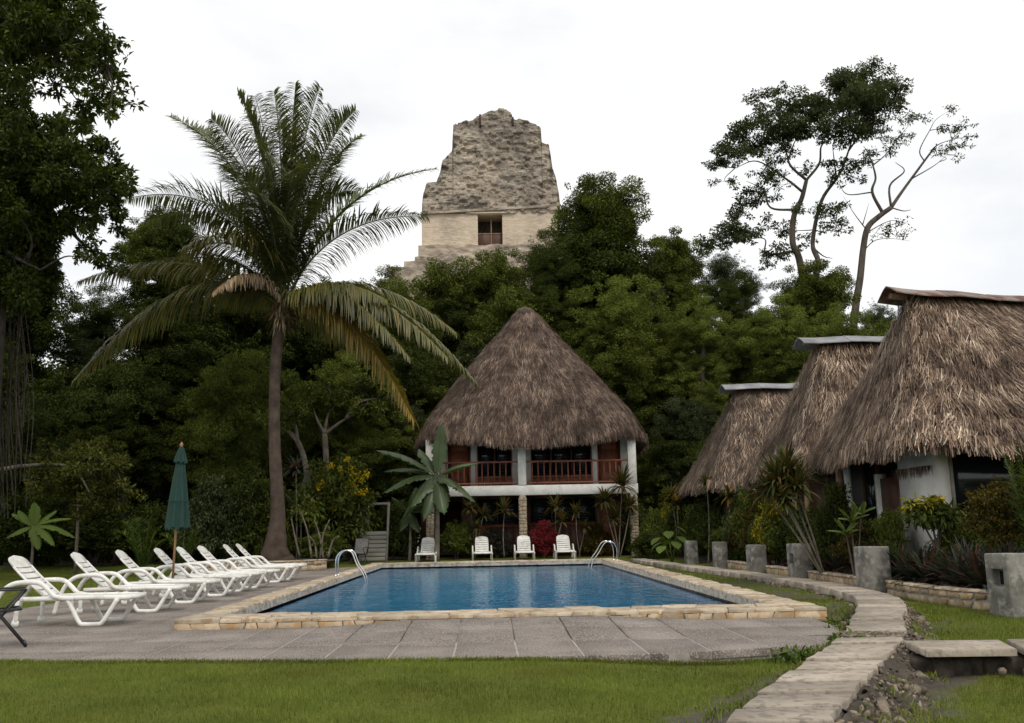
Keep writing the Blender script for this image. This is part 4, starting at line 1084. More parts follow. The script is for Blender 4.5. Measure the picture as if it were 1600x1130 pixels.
def cabin_walls(c, y0, y1, xw, detail):
    def B(name, x0, x1, ya, yb, z0, z1, mat, parent=c, ch=0.):
        m = MB(); m.box(((x0+x1)/2, (ya+yb)/2, (z0+z1)/2), (x1-x0, yb-ya, z1-z0), ch); return piece(name, m, mat, parent)
    zT = 3.0; L_ = y1-y0
    f = lambda u: y0+L_*u
    # left (path side) wall: white wall, door, window over timber panel, white wall
    B('white_wall' if detail else 'shade_toned_wall', xw, xw+.2, f(0), f(.36), .0, zT, 'white_wall' if detail else 'timber_dark')  # other cabins: white walls get dark timber colour to imitate shade
    d = B('door', xw+.05, xw+.12, f(.375), f(.575), .1, 2.2, 'timber_dark'); B('frame', xw-.03, xw+.2, f(.36), f(.375), .0, 2.3, 'timber_dark', d); B('frame', xw-.03, xw+.2, f(.575), f(.60), .0, 2.3, 'white_wall', d)
    for k in range(3): B('panel', xw+.035, xw+.052, f(.40), f(.55), .3+.62*k, .8+.62*k, 'timber_dark', d, .006)
    w = B('window', xw+.08, xw+.13, f(.60), f(.93), 1.15, zT-.4, 'glass')
    for u in (.60, .765, .93): B('mullion', xw+.02, xw+.12, f(u)-.03, f(u)+.03, 1.15, zT-.4, 'timber_dark' if u != .93 else 'white_wall', w)
    for k in range(6): B('board', xw+.03, xw+.10, f(.602+.055*k)+.006, f(.602+.055*(k+1))-.006, .0, 1.14, 'timber_dark')
    B('white_wall' if detail else 'shade_toned_wall', xw, xw+.2, f(.935), f(1), .0, zT, 'white_wall' if detail else 'timber_dark')
    # front wall facing the pool end: timber boards under a wide screened window
    n_ = 12; x1 = xw+6.2
    for k in range(n_): B('board', xw+.21+(x1-xw-.21)*k/n_+.006, xw+.21+(x1-xw-.21)*(k+1)/n_-.006, y0+.02, y0+.08, .0, 1.42, 'timber_dark')
    w = B('window', xw+.21, x1, y0+.10, y0+.14, 1.43, zT-.3, 'glass')
    for k in range(6): x = xw+.26+(x1-xw-.3)*k/5; B('mullion', x-.035, x+.035, y0+.03, y0+.095, 1.43, zT-.3, 'timber_grey', w)
    B('back_wall', xw+.2, x1, y1-.2, y1-.0, .0, zT, 'white_wall'); B('back_wall', x1, x1+.2, y0, y1, .0, zT, 'white_wall')
    B('plinth', xw-.5, x1, y0-.3, y1-.05, -.2, .02, 'concrete')
cabin_walls(ca, 17.75, 22.7, 8.6, True); cabin_walls(cb, 24.0, 28.2, 8.6, False); cabin_walls(cc, 31.6, 37.2, 8.5, False)
for x, y, tx, ty in ((8.18, 21.4, -.14, -.0)  , (8.18, 24.1, .05, 0), (8.2, 27.9, 0, 0)):
    m = MB(); m.sm = True; m.tube(spline([(x, y, -.05), (x+tx*.3, y+ty, .9), (x+tx, y, 2.75)], 4), [.085]*9, 9); piece('wooden_post', m, 'post_wood', ca if y < 23 else cb)
# loose straw hanging in front of the white wall
s = MB(); n_ = 160; P = np.stack([np.full(n_, 8.52)+rng.uniform(-.08, .05, n_), rng.uniform(17.9, 19.5, n_), np.full(n_, 2.32)], 1)
s.strips(P, np.tile([0, 0, -1.], (n_, 1))+rng.normal(0, .14, (n_, 3)), rng.uniform(.10, .24, n_), .035, .1, 1); o = build('straw_fringe', s, 'thatch', ca); o['kind'] = 'stuff'

# ------------------------------------------------------------------ stone temple on its pyramid
TY = 96.0
def tw(u, v): p = at(600+u*.2656, 150+v*.2655, TY); return float(p[0]), float(p[2])
top_pts = [(222, 690), (228, 590), (250, 520), (310, 500), (330, 450), (345, 380), (400, 325), (404, 250), (408, 172), (470, 155), (520, 142), (545, 118), (565, 112), (600, 92), (640, 80), (720, 75), (742, 98), (758, 130), (830, 150), (895, 165), (924, 195), (925, 280), (970, 288), (985, 380), (990, 430), (1015, 500), (1031, 580), (1035, 645)]
tp = np.array([tw(*p) for p in top_pts])
TBX = tw(620, 690)[0]; z_c = tw(620, 690)[1]
temple = empty('temple_ruin', (TBX, TY+4, 0), 'ruined stone temple with a roof comb rising above the trees', 'temple')
def rough_block(name, xs_, zlo, zhi, yf, yb, pale, amp, seed, nz=70, dents=1.0):
    """a masonry block whose front is broken up by weathering; zhi is a top profile over xs_"""
    nx = len(xs_); t = np.linspace(0, 1, nz)[:, None]
    Xg = np.broadcast_to(xs_, (nz, nx)); Zg = zlo*(1-t)+np.broadcast_to(zhi, (nx,))[None, :]*t
    P = np.stack([Xg, Zg*0+seed, Zg], -1)
    d = amp*(fbm(P*.55, 4, seed)-.5)*2+amp*.9*(fbm(P*np.array([1.6, 1, 2.2]), 4, seed+3)-.5)*2
    hole = np.clip(fbm(P*np.array([1.3, 1, 2.0]), 4, seed+7)-.56, 0, 1)*amp*4.5*dents; hole = hole+amp*.4*(vnoise(P*np.array([2.6, 1, 4.2]), seed+9)-.5)
    row = np.floor(Zg/.42+.5*vnoise(P*.8, seed+2)); cell = np.floor(Xg/.62+.37*row+.6*vnoise(P*1.1, seed+4)); blk = _h(cell.astype(np.int64), row.astype(np.int64), row.astype(np.int64)*0, seed)
    d = d*.45+amp*1.1*(blk-.5)*dents; hole = hole*.85
    Yg = yf+d+hole; F = np.stack([Xg, Yg, Zg], -1); Bk = np.stack([Xg, np.full_like(Xg, yb), Zg], -1)
    m = MB(); m.grid(F); m.grid(Bk, True)
    m.grid(np.stack([F[-1], Bk[-1]])); m.grid(np.stack([F[0], Bk[0]]), True)
    m.grid(np.stack([F[:, 0], Bk[:, 0]])); m.grid(np.stack([F[:, -1], Bk[:, -1]]), True)
    o = build(name, m, 'temple', temple); a = o.data.attributes.new('pale', 'FLOAT', 'POINT'); nv = len(o.data.vertices)
    co = np.empty(nv*3, np.float32); o.data.vertices.foreach_get('co', co); co = co.reshape(-1, 3)
    a.data.foreach_set('value', np.clip(pale+1.5*(fbm(co*.45, 5, seed+11)-.5), 0, 1).astype(np.float32)); return o
eps = np.arange(len(tp))*1e-4
xs_ = np.linspace(tp[0, 0], tp[-1, 0], 280); ztop = np.interp(xs_, tp[:, 0]+eps, tp[:, 1])
ztop = ztop+.34*(vnoise(np.stack([xs_*2.2, xs_*0, xs_*0], -1), 4)-.5)
rough_block('roof_comb', xs_, z_c-.05, np.maximum(ztop, z_c+.15), TY-.12, TY+3.0, .10, .26, 5, 150)
# wall with the doorway
xw0, xw1 = tw(222, 800)[0], tw(1032, 800)[0]; zw0 = tw(620, 888)[1]
dx0, dx1 = tw(552, 790)[0], tw(697, 790)[0]; dz1 = tw(625, 700)[1]
sl = (tw(1030, 645)[1]-tw(222, 690)[1])/(xw1-xw0); ztf = lambda x: tw(222, 690)[1]+sl*(x-xw0)-.05
for a, b, n_ in ((xw0, dx0, 40), (dx1, xw1, 40)):
    q_ = np.linspace(a, b, n_); rough_block('wall', q_, zw0, ztf(q_), TY, TY+6, .92, .05, 31+n_, 24, .4)
q_ = np.linspace(dx0, dx1, 10); rough_block('wall', q_, dz1, ztf(q_), TY+.02, TY+6, .9, .04, 41, 8, .3)
def tbox(name, x0, x1, y0, y1, z0, z1, mat, parent=temple):
    m = MB(); m.box(((x0+x1)/2, (y0+y1)/2, (z0+z1)/2), (x1-x0, y1-y0, z1-z0), .02); return piece(name, m, mat, parent)
q_ = np.linspace(xw0-.12, xw1+.12, 60); rough_block('cornice', q_, ztf(q_)-.16, ztf(q_)+.10, TY-.30, TY+2, .25, .10, 51, 4, .5)
q_ = np.linspace(tw(482, 690)[0], tw(765, 690)[0], 24); rough_block('lintel', q_, dz1+.10, dz1+.26, TY-.22, TY+.5, .55, .04, 57, 3, .2)
dm = (dx0+dx1)/2+.12
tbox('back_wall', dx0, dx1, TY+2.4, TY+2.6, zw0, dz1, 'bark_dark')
gate = tbox('gate_post', dm-.06, dm+.06, TY+.6, TY+.72, zw0, dz1, 'post_wood')
zg = tw(620, 800)[1]; tbox('gate_rail', dx0, dm-.061, TY+.6, TY+.72, zg-.06, zg+.06, 'post_wood', gate); tbox('gate_rail', dm+.061, dx1, TY+.6, TY+.72, zg-.06, zg+.06, 'post_wood', gate)
for k in range(4):
    za = tw(620, 745+14*k)[1]; 
tbox('gate_board', dx0, dm-.065, TY+.64, TY+.68, zw0, zg-.065, 'timber_dark', gate); tbox('gate_board', dm+.065, dx1, TY+.64, TY+.68, zw0, zg-.065, 'timber_dark', gate)
for u, v0, v1 in ((566, 112, 186), (758, 128, 180)):  # solid dark boxes stand in for the shade inside the comb's slots
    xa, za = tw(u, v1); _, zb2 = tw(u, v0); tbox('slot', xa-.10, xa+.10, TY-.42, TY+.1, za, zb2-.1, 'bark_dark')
# terraces and the stepped pyramid under it, down to the ground
xa0, xa1 = tw(200, 900)[0], tw(1060, 900)[0]; zz = zw0
lev = [(tw(205, 900)[0], .9, tw(600, 965)[1], .35), (tw(187, 965)[0], 1.5, tw(600, 1000)[1], .3), (tw(128, 1010)[0], 2.2, tw(600, 1060)[1], .3)]
for k, (xl, dy, z0, pl) in enumerate(lev):
    q_ = np.linspace(xl, 2*TBX-xl, 70); rough_block('terrace', q_, z0, np.full(70, zz)+.12*(vnoise(np.stack([q_*1.5, q_*0, q_*0], -1), k)-.5), TY-dy, TY+8+dy, pl, .16, 61+k, 12); zz = z0
k = 0
while zz > 0:
    z0 = max(-.3, zz-4.2); k += 1; xl = lev[-1][0]-.4-1.0*k; dy = 2.2+.6+1.0*k
    q_ = np.linspace(xl, 2*TBX-xl, 50); rough_block('terrace', q_, z0, np.full(50, zz), TY-dy, TY+10+dy, .15, .25, 71+k, 12); zz = z0-.001
    if z0 <= -.3: break
# ------------------------------------------------------------------ vegetation
def rand_unit(n):
    v = rng.normal(0, 1, (n, 3)); return unit(v)
def clump_leaves(m, cen, rad, n, ln, wd, flat=.7, up=.5):
    """a tuft of leaves round cen, denser at its skin"""
    d = rand_unit(n); r = rad*(rng.random(n)**.45)[:, None]; P = cen+d*r*np.array([1, 1, flat])
    D = d*.8+rng.normal(0, .5, (n, 3))+np.array([0, 0, -.25]); Nn = rng.normal(0, .45, (n, 3))+np.array([0, 0, up])+d*.6
    m.leaves(P, D, Nn, ln*rng.uniform(.6, 1.3, n), wd*rng.uniform(.7, 1.25, n))
def crown_mesh(name, ncl, per, ln, wd, cr=.26, hollow=.55, seed=0, ragged=.18, low=-.95):
    m = MB(); r0 = np.random.default_rng(seed)
    k = 0
    while k < ncl:
        d = unit(r0.normal(0, 1, 3)); 
        if d[2] < low: continue
        rr = (hollow+(1-hollow)*r0.random()**.5)*(1+ragged*r0.normal()); c = d*min(rr, 1.35)*.86
        cc = cr*r0.uniform(.45, 1.5); clump_leaves(m, c, cc, int(per*(cc/cr)**2), ln, wd); k += 1
    for q_ in range(26):                       # long sprigs that break the outline
        d = unit(r0.normal(0, 1, 3)); 
        if d[2] < -.5: continue
        for f in np.linspace(.80, r0.uniform(1.0, 1.28), 4): clump_leaves(m, d*f+r0.normal(0, .02, 3), .055*(1.5-f)+.03, int(per*.05)+4, ln, wd)
    return m.mesh(name)
CROWNS = {'dense': [crown_mesh('crown', 130, 300, .064, .030, .21, .42, s, .38) for s in (1, 2, 3)],
          'fine': [crown_mesh('crown', 120, 300, .050, .020, .18, .40, s, .42) for s in (4, 5, 14)],
          'loose': [crown_mesh('crown', 80, 190, .058, .025, .19, .55, s, .28) for s in (6, 7)],
          'big': [crown_mesh('crown', 100, 160, .095, .05, .24, .6, s) for s in (8, 9)],
          'bush': [crown_mesh('foliage', 66, 120, .12, .050, .28, .40, s, .24, -.7) for s in (10, 11, 12)]}
ncr = [0]
NEAR = {'leaf_dark': ['leaf_mid', 'leaf_grey', 'leaf_dark'], 'leaf_mid': ['leaf_light', 'leaf_dark', 'leaf_mid'], 'leaf_light': ['leaf_mid', 'leaf_light'], 'leaf_grey': ['leaf_dark', 'leaf_mid']}
def set_mat(o, me, mat):
    if not me.materials: me.materials.append(MT[mat])
    o.material_slots[0].link = 'OBJECT'; o.material_slots[0].material = MT[mat]
def tree(name, label, px, pyt, wpx, Y, kind='dense', mat='leaf_mid', base=None, hr=None, trunk='bark', tr=None, group=None, cat='tree', X=None):
    """a forest tree: its place and height were surveyed from the photograph"""
    p = at(px, pyt, Y); x = p[0] if X is None else X; zt = p[2]; w = wpx*Y/FPX; g = float(gz(x, Y))
    h = (zt-g)*(hr if hr else .78); h = min(h, w*2.2) if hr is None else h
    t = empty(name, (x, Y, g), label, cat, group); cm = CROWNS[kind]
    hs = min(h, w*.92); zc = zt-hs*.42; zb = zt-h
    blobs = [(0, 0, zt-hs*.36, w*.72, hs*.72)]; z = zt-hs*.62; k = 0; a0 = random.uniform(0, 6.28)
    while z > zb+.2*hs or k < 3:
        a_ = a0+k*2.4; d_ = w*random.uniform(.46, .86); off = (w-d_)/2*1.15
        blobs.append((math.cos(a_)*off, math.sin(a_)*off*.8, z, d_, d_*random.uniform(.72, .95))); k += 1
        z -= hs*(.24 if k % 2 else .34)
        if k > 9: break
    for (bx0, by0, bz0, bw, bh) in blobs:
        me = cm[ncr[0] % len(cm)]; ncr[0] += 1; mk_ = mat if random.random() < .62 else random.choice(NEAR.get(mat, [mat])); c = link('crown', me, MT[mat], t); set_mat(c, me, mk_)
        c.location = (bx0, by0, bz0-g); c.scale = (bw/2, bw/2*random.uniform(.9, 1.1), bh/2); c.rotation_euler.z = random.uniform(0, 6.28)
    r = tr or max(.10, .022*(zt-g)); m = MB(); m.sm = True; H = zt-g-hs*.45; wob = lambda s: random.uniform(-s, s)
    top = np.array([wob(.6), wob(.6), H]); m.tube(spline([(0, 0, -.2), (wob(.2), wob(.2), H*.3), (wob(.5), wob(.5), H*.65), top], 4), np.linspace(r, r*.4, 13), 8)
    for (bx0, by0, bz0, bw, bh) in blobs:
        bz_ = bz0-g; s0 = min(.97, max(.15, (bz_-.30*bw)/H)); b_ = np.array([wob(.15), wob(.15), H*s0])
        for q_ in range(2):
            e_ = np.array([bx0+wob(.22)*bw, by0+wob(.22)*bw, bz_+random.uniform(-.2, .12)*bh]); m.tube(spline([b_, (b_+e_)/2+np.array([0, 0, -.04*bh]), e_], 4), np.linspace(r*.38, r*.08, 9), 5)
    link('trunk', m.mesh('trunk'), MT[trunk], t); return t
def bush(label, px, pyt, wpx, Y, pyb=None, mat='leaf_mid', kind='bush', name='shrub', cat='shrub', group=None, X=None, stems=5):
    p = at(px, pyt, Y); x = float(p[0]) if X is None else X; zt = p[2]; w = wpx*Y/FPX; g = float(gz(x, Y)); zb = at(px, pyb, Y)[2] if pyb else g
    zb = max(zb, g); h = zt-zb; t = empty(name, (x, Y, g), label, cat, group); cm = CROWNS[kind]; me = cm[ncr[0] % len(cm)]; ncr[0] += 1
    c = link('foliage', me, MT[mat], t); set_mat(c, me, mat); c.location = (0, 0, (zt+zb)/2-g-.08*h); c.scale = (w/2*1.2, w/2*1.2, h/2*1.12); c.rotation_euler.z = random.uniform(0, 6.28)
    m = MB(); zc = (zt+zb)/2-g
    for k in range(stems):
        a = random.uniform(0, 6.28); m.tube(spline([(random.uniform(-.06, .06), random.uniform(-.06, .06), -.1), (math.cos(a)*w*.12, math.sin(a)*w*.12, zc*.6), (math.cos(a)*w*.28, math.sin(a)*w*.28, zc+h*.2)], 4), np.linspace(.028, .008, 9), 5)
    link('stem', m.mesh('stem'), MT['bark'], t); return t

# far wood behind everything: reads as one mass
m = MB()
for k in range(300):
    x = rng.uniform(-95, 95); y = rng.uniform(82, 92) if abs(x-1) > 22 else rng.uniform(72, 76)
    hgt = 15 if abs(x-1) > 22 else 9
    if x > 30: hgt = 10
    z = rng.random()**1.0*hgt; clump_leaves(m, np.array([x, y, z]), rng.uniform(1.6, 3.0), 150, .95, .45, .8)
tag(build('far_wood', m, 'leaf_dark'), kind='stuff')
# understory: dark ground cover at the forest edge
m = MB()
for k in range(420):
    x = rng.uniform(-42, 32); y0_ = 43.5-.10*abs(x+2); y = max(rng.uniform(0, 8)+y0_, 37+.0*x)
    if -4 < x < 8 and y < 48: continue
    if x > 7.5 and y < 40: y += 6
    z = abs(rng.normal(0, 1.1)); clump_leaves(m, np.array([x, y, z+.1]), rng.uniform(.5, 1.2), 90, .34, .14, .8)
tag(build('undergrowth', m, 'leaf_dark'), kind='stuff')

F = 'trees of the forest behind the pool garden'
T = tree
# around and below the temple
T('forest_tree', 'tall dark tree with a domed crown standing right of the temple', 935, 285, 190, 52, 'dense', 'leaf_dark', hr=.7)
T('forest_tree', 'dark tree shoulder just right of the temple doorway', 865, 372, 150, 50, 'fine', 'leaf_dark', hr=.75)
T('forest_tree', 'green tree under the temple doorway', 772, 396, 170, 56, 'dense', 'leaf_mid', hr=.75)
T('forest_tree', 'mid green tree hiding the left foot of the temple', 690, 420, 190, 58, 'dense', 'leaf_mid', hr=.75)
T('forest_tree', 'broad tree between the palm crown and the temple', 605, 428, 160, 50, 'fine', 'leaf_grey', hr=.75)
T('forest_tree', 'dark tree close behind the peak of the thatched guest house', 800, 455, 170, 49, 'dense', 'leaf_dark', hr=.85)
T('forest_tree', 'olive green tree right of the tall domed tree', 1045, 368, 140, 52, 'dense', 'leaf_mid', hr=.75)
T('forest_tree', 'dark tree filling the slope right of the guest house roof', 960, 440, 200, 47, 'fine', 'leaf_mid', hr=.9)
T('forest_tree', 'sparse small-leaved tree right of the olive green tree', 1130, 395, 110, 54, 'loose', 'leaf_grey', hr=.75)
T('forest_tree', 'dark narrow tree above the farthest cabin', 1150, 430, 100, 50, 'fine', 'leaf_dark', hr=.8)
T('forest_tree', 'light green feathery tree behind the farthest cabin ridge', 1215, 470, 150, 46, 'fine', 'leaf_light', hr=.8)
T('forest_tree', 'light green tree behind the middle cabin ridge', 1310, 485, 170, 44, 'fine', 'leaf_light', hr=.8)
T('forest_tree', 'rounded tree at the foot of the two tall bare-trunked trees', 1265, 415, 150, 53, 'dense', 'leaf_mid', hr=.75)
T('forest_tree', 'thin-leaved tree between the middle cabin and the nearest cabin roof', 1375, 470, 90, 52, 'loose', 'leaf_grey', hr=.6)
T('forest_tree', 'light tree in front of the olive tree, above the farthest cabin\'s eave', 1090, 470, 150, 46, 'fine', 'leaf_light', hr=.9)
# right of the guest house
T('forest_tree', 'bushy grey-green tree between the guest house and the farthest cabin', 1065, 622, 110, 43.5, 'dense', 'leaf_grey', hr=.9)
T('forest_tree', 'dark tree whose leaves hang beside the right end of the balcony', 1020, 560, 120, 48, 'dense', 'leaf_dark', hr=.9)
# left half, behind the palm
T('forest_tree', 'dark vine-covered tree behind the left fronds of the palm', 265, 325, 150, 44, 'dense', 'leaf_dark', hr=.75)
T('forest_tree', 'dark tree behind the palm crown', 390, 425, 190, 48, 'dense', 'leaf_dark', hr=.8)
T('forest_tree', 'dark tree behind the right fronds of the palm', 500, 445, 170, 49, 'dense', 'leaf_dark', hr=.8)
T('forest_tree', 'light green tree low behind the palm trunk', 370, 560, 190, 42, 'fine', 'leaf_light', hr=.75, trunk='bark_pale')
T('forest_tree', 'mid green tree low on the right of the palm trunk', 545, 555, 170, 42.5, 'fine', 'leaf_light', hr=.7, trunk='bark_pale')
T('forest_tree', 'dark leafy tree against the left side of the guest house roof', 640, 545, 130, 46, 'dense', 'leaf_dark', hr=.85)
T('forest_tree', 'dark tree under the lowest left palm frond', 200, 560, 190, 41, 'dense', 'leaf_dark', hr=.85)
T('forest_tree', 'dark tree left of the vine-covered one, with sky above it', 160, 450, 150, 46, 'fine', 'leaf_dark', hr=.8)
T('forest_tree', 'dark tree at the left edge below the giant tree', 30, 405, 210, 42, 'dense', 'leaf_dark', hr=.85)
T('forest_tree', 'deep shaded tree low at the left edge', 90, 610, 190, 39, 'dense', 'leaf_dark', hr=.9)
T('forest_tree', 'deep shaded tree behind the parasol', 285, 620, 170, 44, 'dense', 'leaf_dark', hr=.9)
T('forest_tree', 'deep shaded tree right behind the palm trunk', 455, 620, 150, 46, 'dense', 'leaf_dark', hr=.9)
T('forest_tree', 'leafy tree between the banana plant and the guest house eave', 612, 620, 110, 44, 'dense', 'leaf_grey', hr=.8, trunk='bark_pale')
# a second rank that only closes gaps between the crowns
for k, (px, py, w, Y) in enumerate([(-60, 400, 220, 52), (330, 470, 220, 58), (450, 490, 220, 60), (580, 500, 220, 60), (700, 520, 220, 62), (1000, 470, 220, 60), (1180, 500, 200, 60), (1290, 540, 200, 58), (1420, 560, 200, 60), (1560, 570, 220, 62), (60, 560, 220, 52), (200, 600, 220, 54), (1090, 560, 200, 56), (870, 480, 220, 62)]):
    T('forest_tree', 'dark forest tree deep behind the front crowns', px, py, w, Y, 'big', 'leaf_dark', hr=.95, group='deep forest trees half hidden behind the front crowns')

# ---- trees with their own branches
def branch_tree(name, label, base, limbs, clumps, Y, mat, ln, wd, dens, r0, conv, trunk='bark', seed=1, depth=1.0, fl=.65, twig=.03, lt=1., rs=1.):
    r_ = np.random.default_rng(seed)
    W_ = lambda u, v, dy=0.: at(*conv(u, v), Y+dy)
    t = empty(name, (base[0], base[1], float(gz(base[0], base[1]))), label, 'tree')
    tm = MB(); tm.sm = True; allp = []
    for k, (pts, ra, rb) in enumerate(limbs):
        dy0 = 0; n_ = len(pts); off = np.cumsum(r_.normal(0, .35*depth, n_)); off[0] = 0
        if len(pts[0]) == 3 and k == 0: P = [np.array(pts[0])]+[W_(*q_) for q_ in pts[1:]]; 
        else:
            P = [W_(u, v, o) for (u, v), o in zip(pts, off)]
            if allp:
                A = np.concatenate(allp); d_ = np.linalg.norm((A-P[0])[:, [0, 2]], axis=1); 
                if d_.min() < 1.2: P[0] = A[d_.argmin()]
        S_ = spline(P, 6); allp.append(S_); tm.tube(S_, lt*np.linspace(ra, rb*.5 if k else rb, len(S_)), 8 if ra > .12 else 5)
    A = np.concatenate(allp); lm = MB()
    for (u, v, r) in clumps:
        c = W_(u, v, r_.normal(0, 1.3*depth)); rad = r*conv.k*Y/FPX*rs
        j = np.linalg.norm(A-c, axis=1).argmin(); b = A[j]
        tm.tube(spline([b, (b+c)/2+r_.normal(0, .15, 3), c], 4), np.linspace(twig*1.3, twig*.4, 9), 4)
        sub = max(7, int((rad/.25)**2))
        for q_ in range(min(sub, 26)):
            cc = c+r_.normal(0, .62, 3)*rad*np.array([1, 1, fl]); rr = rad*r_.uniform(.26, .50)
            clump_leaves(lm, cc, rr, max(6, int(dens*rr*rr)), ln, wd, fl)
            if q_ < 5: tm.tube([c, cc], [twig*.5, twig*.25], 3, False)
    link('trunk', tm.mesh('trunk', wloc(t)), MT[trunk], t); link('crown', lm.mesh('crown', wloc(t)), MT[mat], t); return t
class Conv:
    def __init__(s, ox, oy, k): s.o = (ox, oy); s.k = k
    def __call__(s, u, v): return s.o[0]+u*s.k, s.o[1]+v*s.k
cv = Conv(1080, 90, .345)
bA = at(1285, 870, 58)
branch_tree('emergent_tree', 'tall twin-trunked tree with a spreading crown against the white sky', (bA[0], 58), [
    ([(bA[0], 58., 0.), (540, 1300), (495, 940), (460, 840), (465, 720), (500, 640), (522, 555)], .48, .20),
    ([(560, 1150), (575, 940), (550, 840), (590, 650), (670, 530), (720, 400), (760, 250)], .34, .07),
    ([(522, 555), (450, 490), (420, 410), (330, 330)], .16, .05), ([(522, 555), (580, 480), (590, 400), (640, 360), (700, 300)], .15, .05),
    ([(500, 610), (430, 550), (300, 470), (200, 500)], .15, .05), ([(465, 690), (360, 680), (330, 600), (250, 560)], .15, .05), ([(450, 890), (340, 890), (330, 820), (200, 830)], .14, .05),
    ([(670, 530), (640, 400)], .12, .05), ([(720, 400), (800, 300), (880, 200)], .12, .05), ([(575, 850), (600, 900), (640, 910)], .10, .05), ([(450, 470), (470, 380), (540, 260)], .10, .04), ([(420, 410), (500, 300), (420, 200)], .09, .04)],
    [(350, 180, 60), (430, 230, 80), (560, 230, 90), (300, 280, 70), (200, 350, 70), (150, 430, 70), (90, 480, 55), (150, 560, 45), (700, 120, 90), (800, 100, 90), (900, 150, 70), (960, 140, 40), (650, 220, 80), (760, 220, 80), (850, 200, 70), (940, 220, 50), (820, 310, 70), (700, 330, 80), (600, 330, 60), (480, 320, 80), (380, 330, 80), (300, 400, 70), (400, 440, 60), (520, 500, 40), (640, 480, 50), (740, 480, 60), (340, 520, 60), (300, 640, 70), (240, 700, 50), (380, 580, 50), (180, 780, 80), (110, 840, 60), (60, 870, 50), (260, 800, 60), (400, 780, 60), (400, 870, 60), (350, 930, 40), (520, 700, 50), (650, 690, 60), (640, 770, 50), (520, 820, 40), (760, 550, 40), (640, 550, 40), (430, 160, 50), (520, 200, 50), (620, 300, 60), (840, 140, 70), (740, 180, 80), (230, 430, 60)],
    58, 'leaf_grey', .22, .10, 400, .45, cv, 'bark', 3, 1.0, .50, .03, .62, 1.06)
bB = at(1338, 880, 56)
branch_tree('emergent_tree', 'slender forked tree with thin sparse leaves right of the tall spreading tree', (bB[0], 56), [
    ([(bB[0], 56., 0.), (735, 1300), (745, 1130), (765, 1000), (780, 860), (800, 770), (850, 720), (905, 680)], .42, .22),
    ([(905, 680), (960, 600), (1070, 450), (1110, 400), (1180, 370)], .18, .03), ([(1070, 450), (1035, 420), (1080, 330), (1110, 280), (1170, 240)], .07, .02),
    ([(1030, 525), (1100, 490), (1160, 440)], .07, .02), ([(905, 680), (900, 580), (965, 515), (925, 475)], .13, .05), ([(865, 700), (820, 610), (835, 540), (805, 440), (780, 400)], .17, .04),
    ([(820, 610), (710, 620), (670, 575)], .08, .03), ([(905, 685), (960, 695), (995, 690)], .08, .05), ([(775, 770), (740, 710), (690, 630)], .07, .02), ([(775, 760), (805, 660)], .06, .02),
    ([(800, 890), (830, 830), (900, 820), (990, 830)], .06, .02), ([(820, 800), (900, 740), (980, 750)], .06, .02), ([(830, 490), (880, 440), (950, 350), (1010, 280)], .07, .02)],
    [(1170, 240, 35), (1140, 320, 45), (1220, 320, 45), (1200, 400, 55), (1120, 440, 35), (1250, 360, 30), (1010, 270, 50), (1060, 270, 30), (950, 350, 50), (900, 430, 45), (930, 390, 40), (880, 360, 40), (850, 330, 40), (1190, 330, 30), (1230, 400, 30), (980, 270, 40), (900, 770, 45), (950, 800, 40), (860, 800, 40), (960, 740, 30), (790, 480, 30), (820, 430, 35)],
    56, 'leaf_grey', .20, .08, 330, .4, cv, 'bark', 5, .8, .5, .022, .66)
bush('thin wispy twigs with few leaves on the slender forked tree\'s lower right', 1390, 345, 70, 56, 395, 'leaf_grey', 'loose') if False else None
cv4 = Conv(0, 0, .398)
branch_tree('giant_tree', 'giant leafy tree at the left edge with sky showing through its crown', (-16.2, 30.5), [
    ([(-16.2, 30.5, 0.), (-40, 1300), (-20, 950), (10, 760), (60, 640), (120, 560)], .55, .16), ([(10, 760), (120, 720), (250, 640), (400, 590)], .20, .05), ([(-20, 950), (110, 860), (250, 770), (440, 760)], .20, .05),
    ([(110, 860), (240, 880), (330, 960), (400, 1000)], .12, .03), ([(-20, 950), (60, 1010), (160, 1060)], .12, .04), ([(60, 640), (40, 500), (30, 400)], .12, .04)],
    [(80, 500, 100), (200, 520, 90), (130, 600, 110), (250, 590, 90), (330, 590, 80), (430, 600, 60), (460, 640, 40), (380, 680, 80), (250, 700, 90), (120, 720, 90), (490, 710, 60), (470, 770, 60), (400, 770, 70), (300, 800, 60), (180, 820, 80), (60, 820, 80), (350, 880, 50), (450, 870, 50), (340, 960, 40), (400, 1000, 50), (430, 1030, 40), (310, 1010, 30), (250, 880, 40), (220, 960, 40), (60, 950, 100), (160, 930, 70), (80, 1060, 120), (180, 1080, 60), (20, 650, 80), (-60, 700, 150), (30, 400, 60), (60, 360, 60), (0, 330, 60), (20, 900, 80), (170, 480, 70), (60, 580, 90), (30, 520, 110), (0, 600, 120), (0, 750, 130), (60, 680, 120), (150, 760, 100), (0, 850, 120), (30, 1000, 130), (280, 520, 60), (300, 740, 80), (400, 700, 80), (220, 860, 60), (360, 830, 70), (0, 1100, 140), (130, 990, 70), (200, 640, 80), (320, 650, 70), (-40, 480, 100), (-50, 900, 110)],
    30.5, 'leaf_dark', .19, .085, 1500, .5, cv4, 'bark_dark', 7, .9, .75, .03)
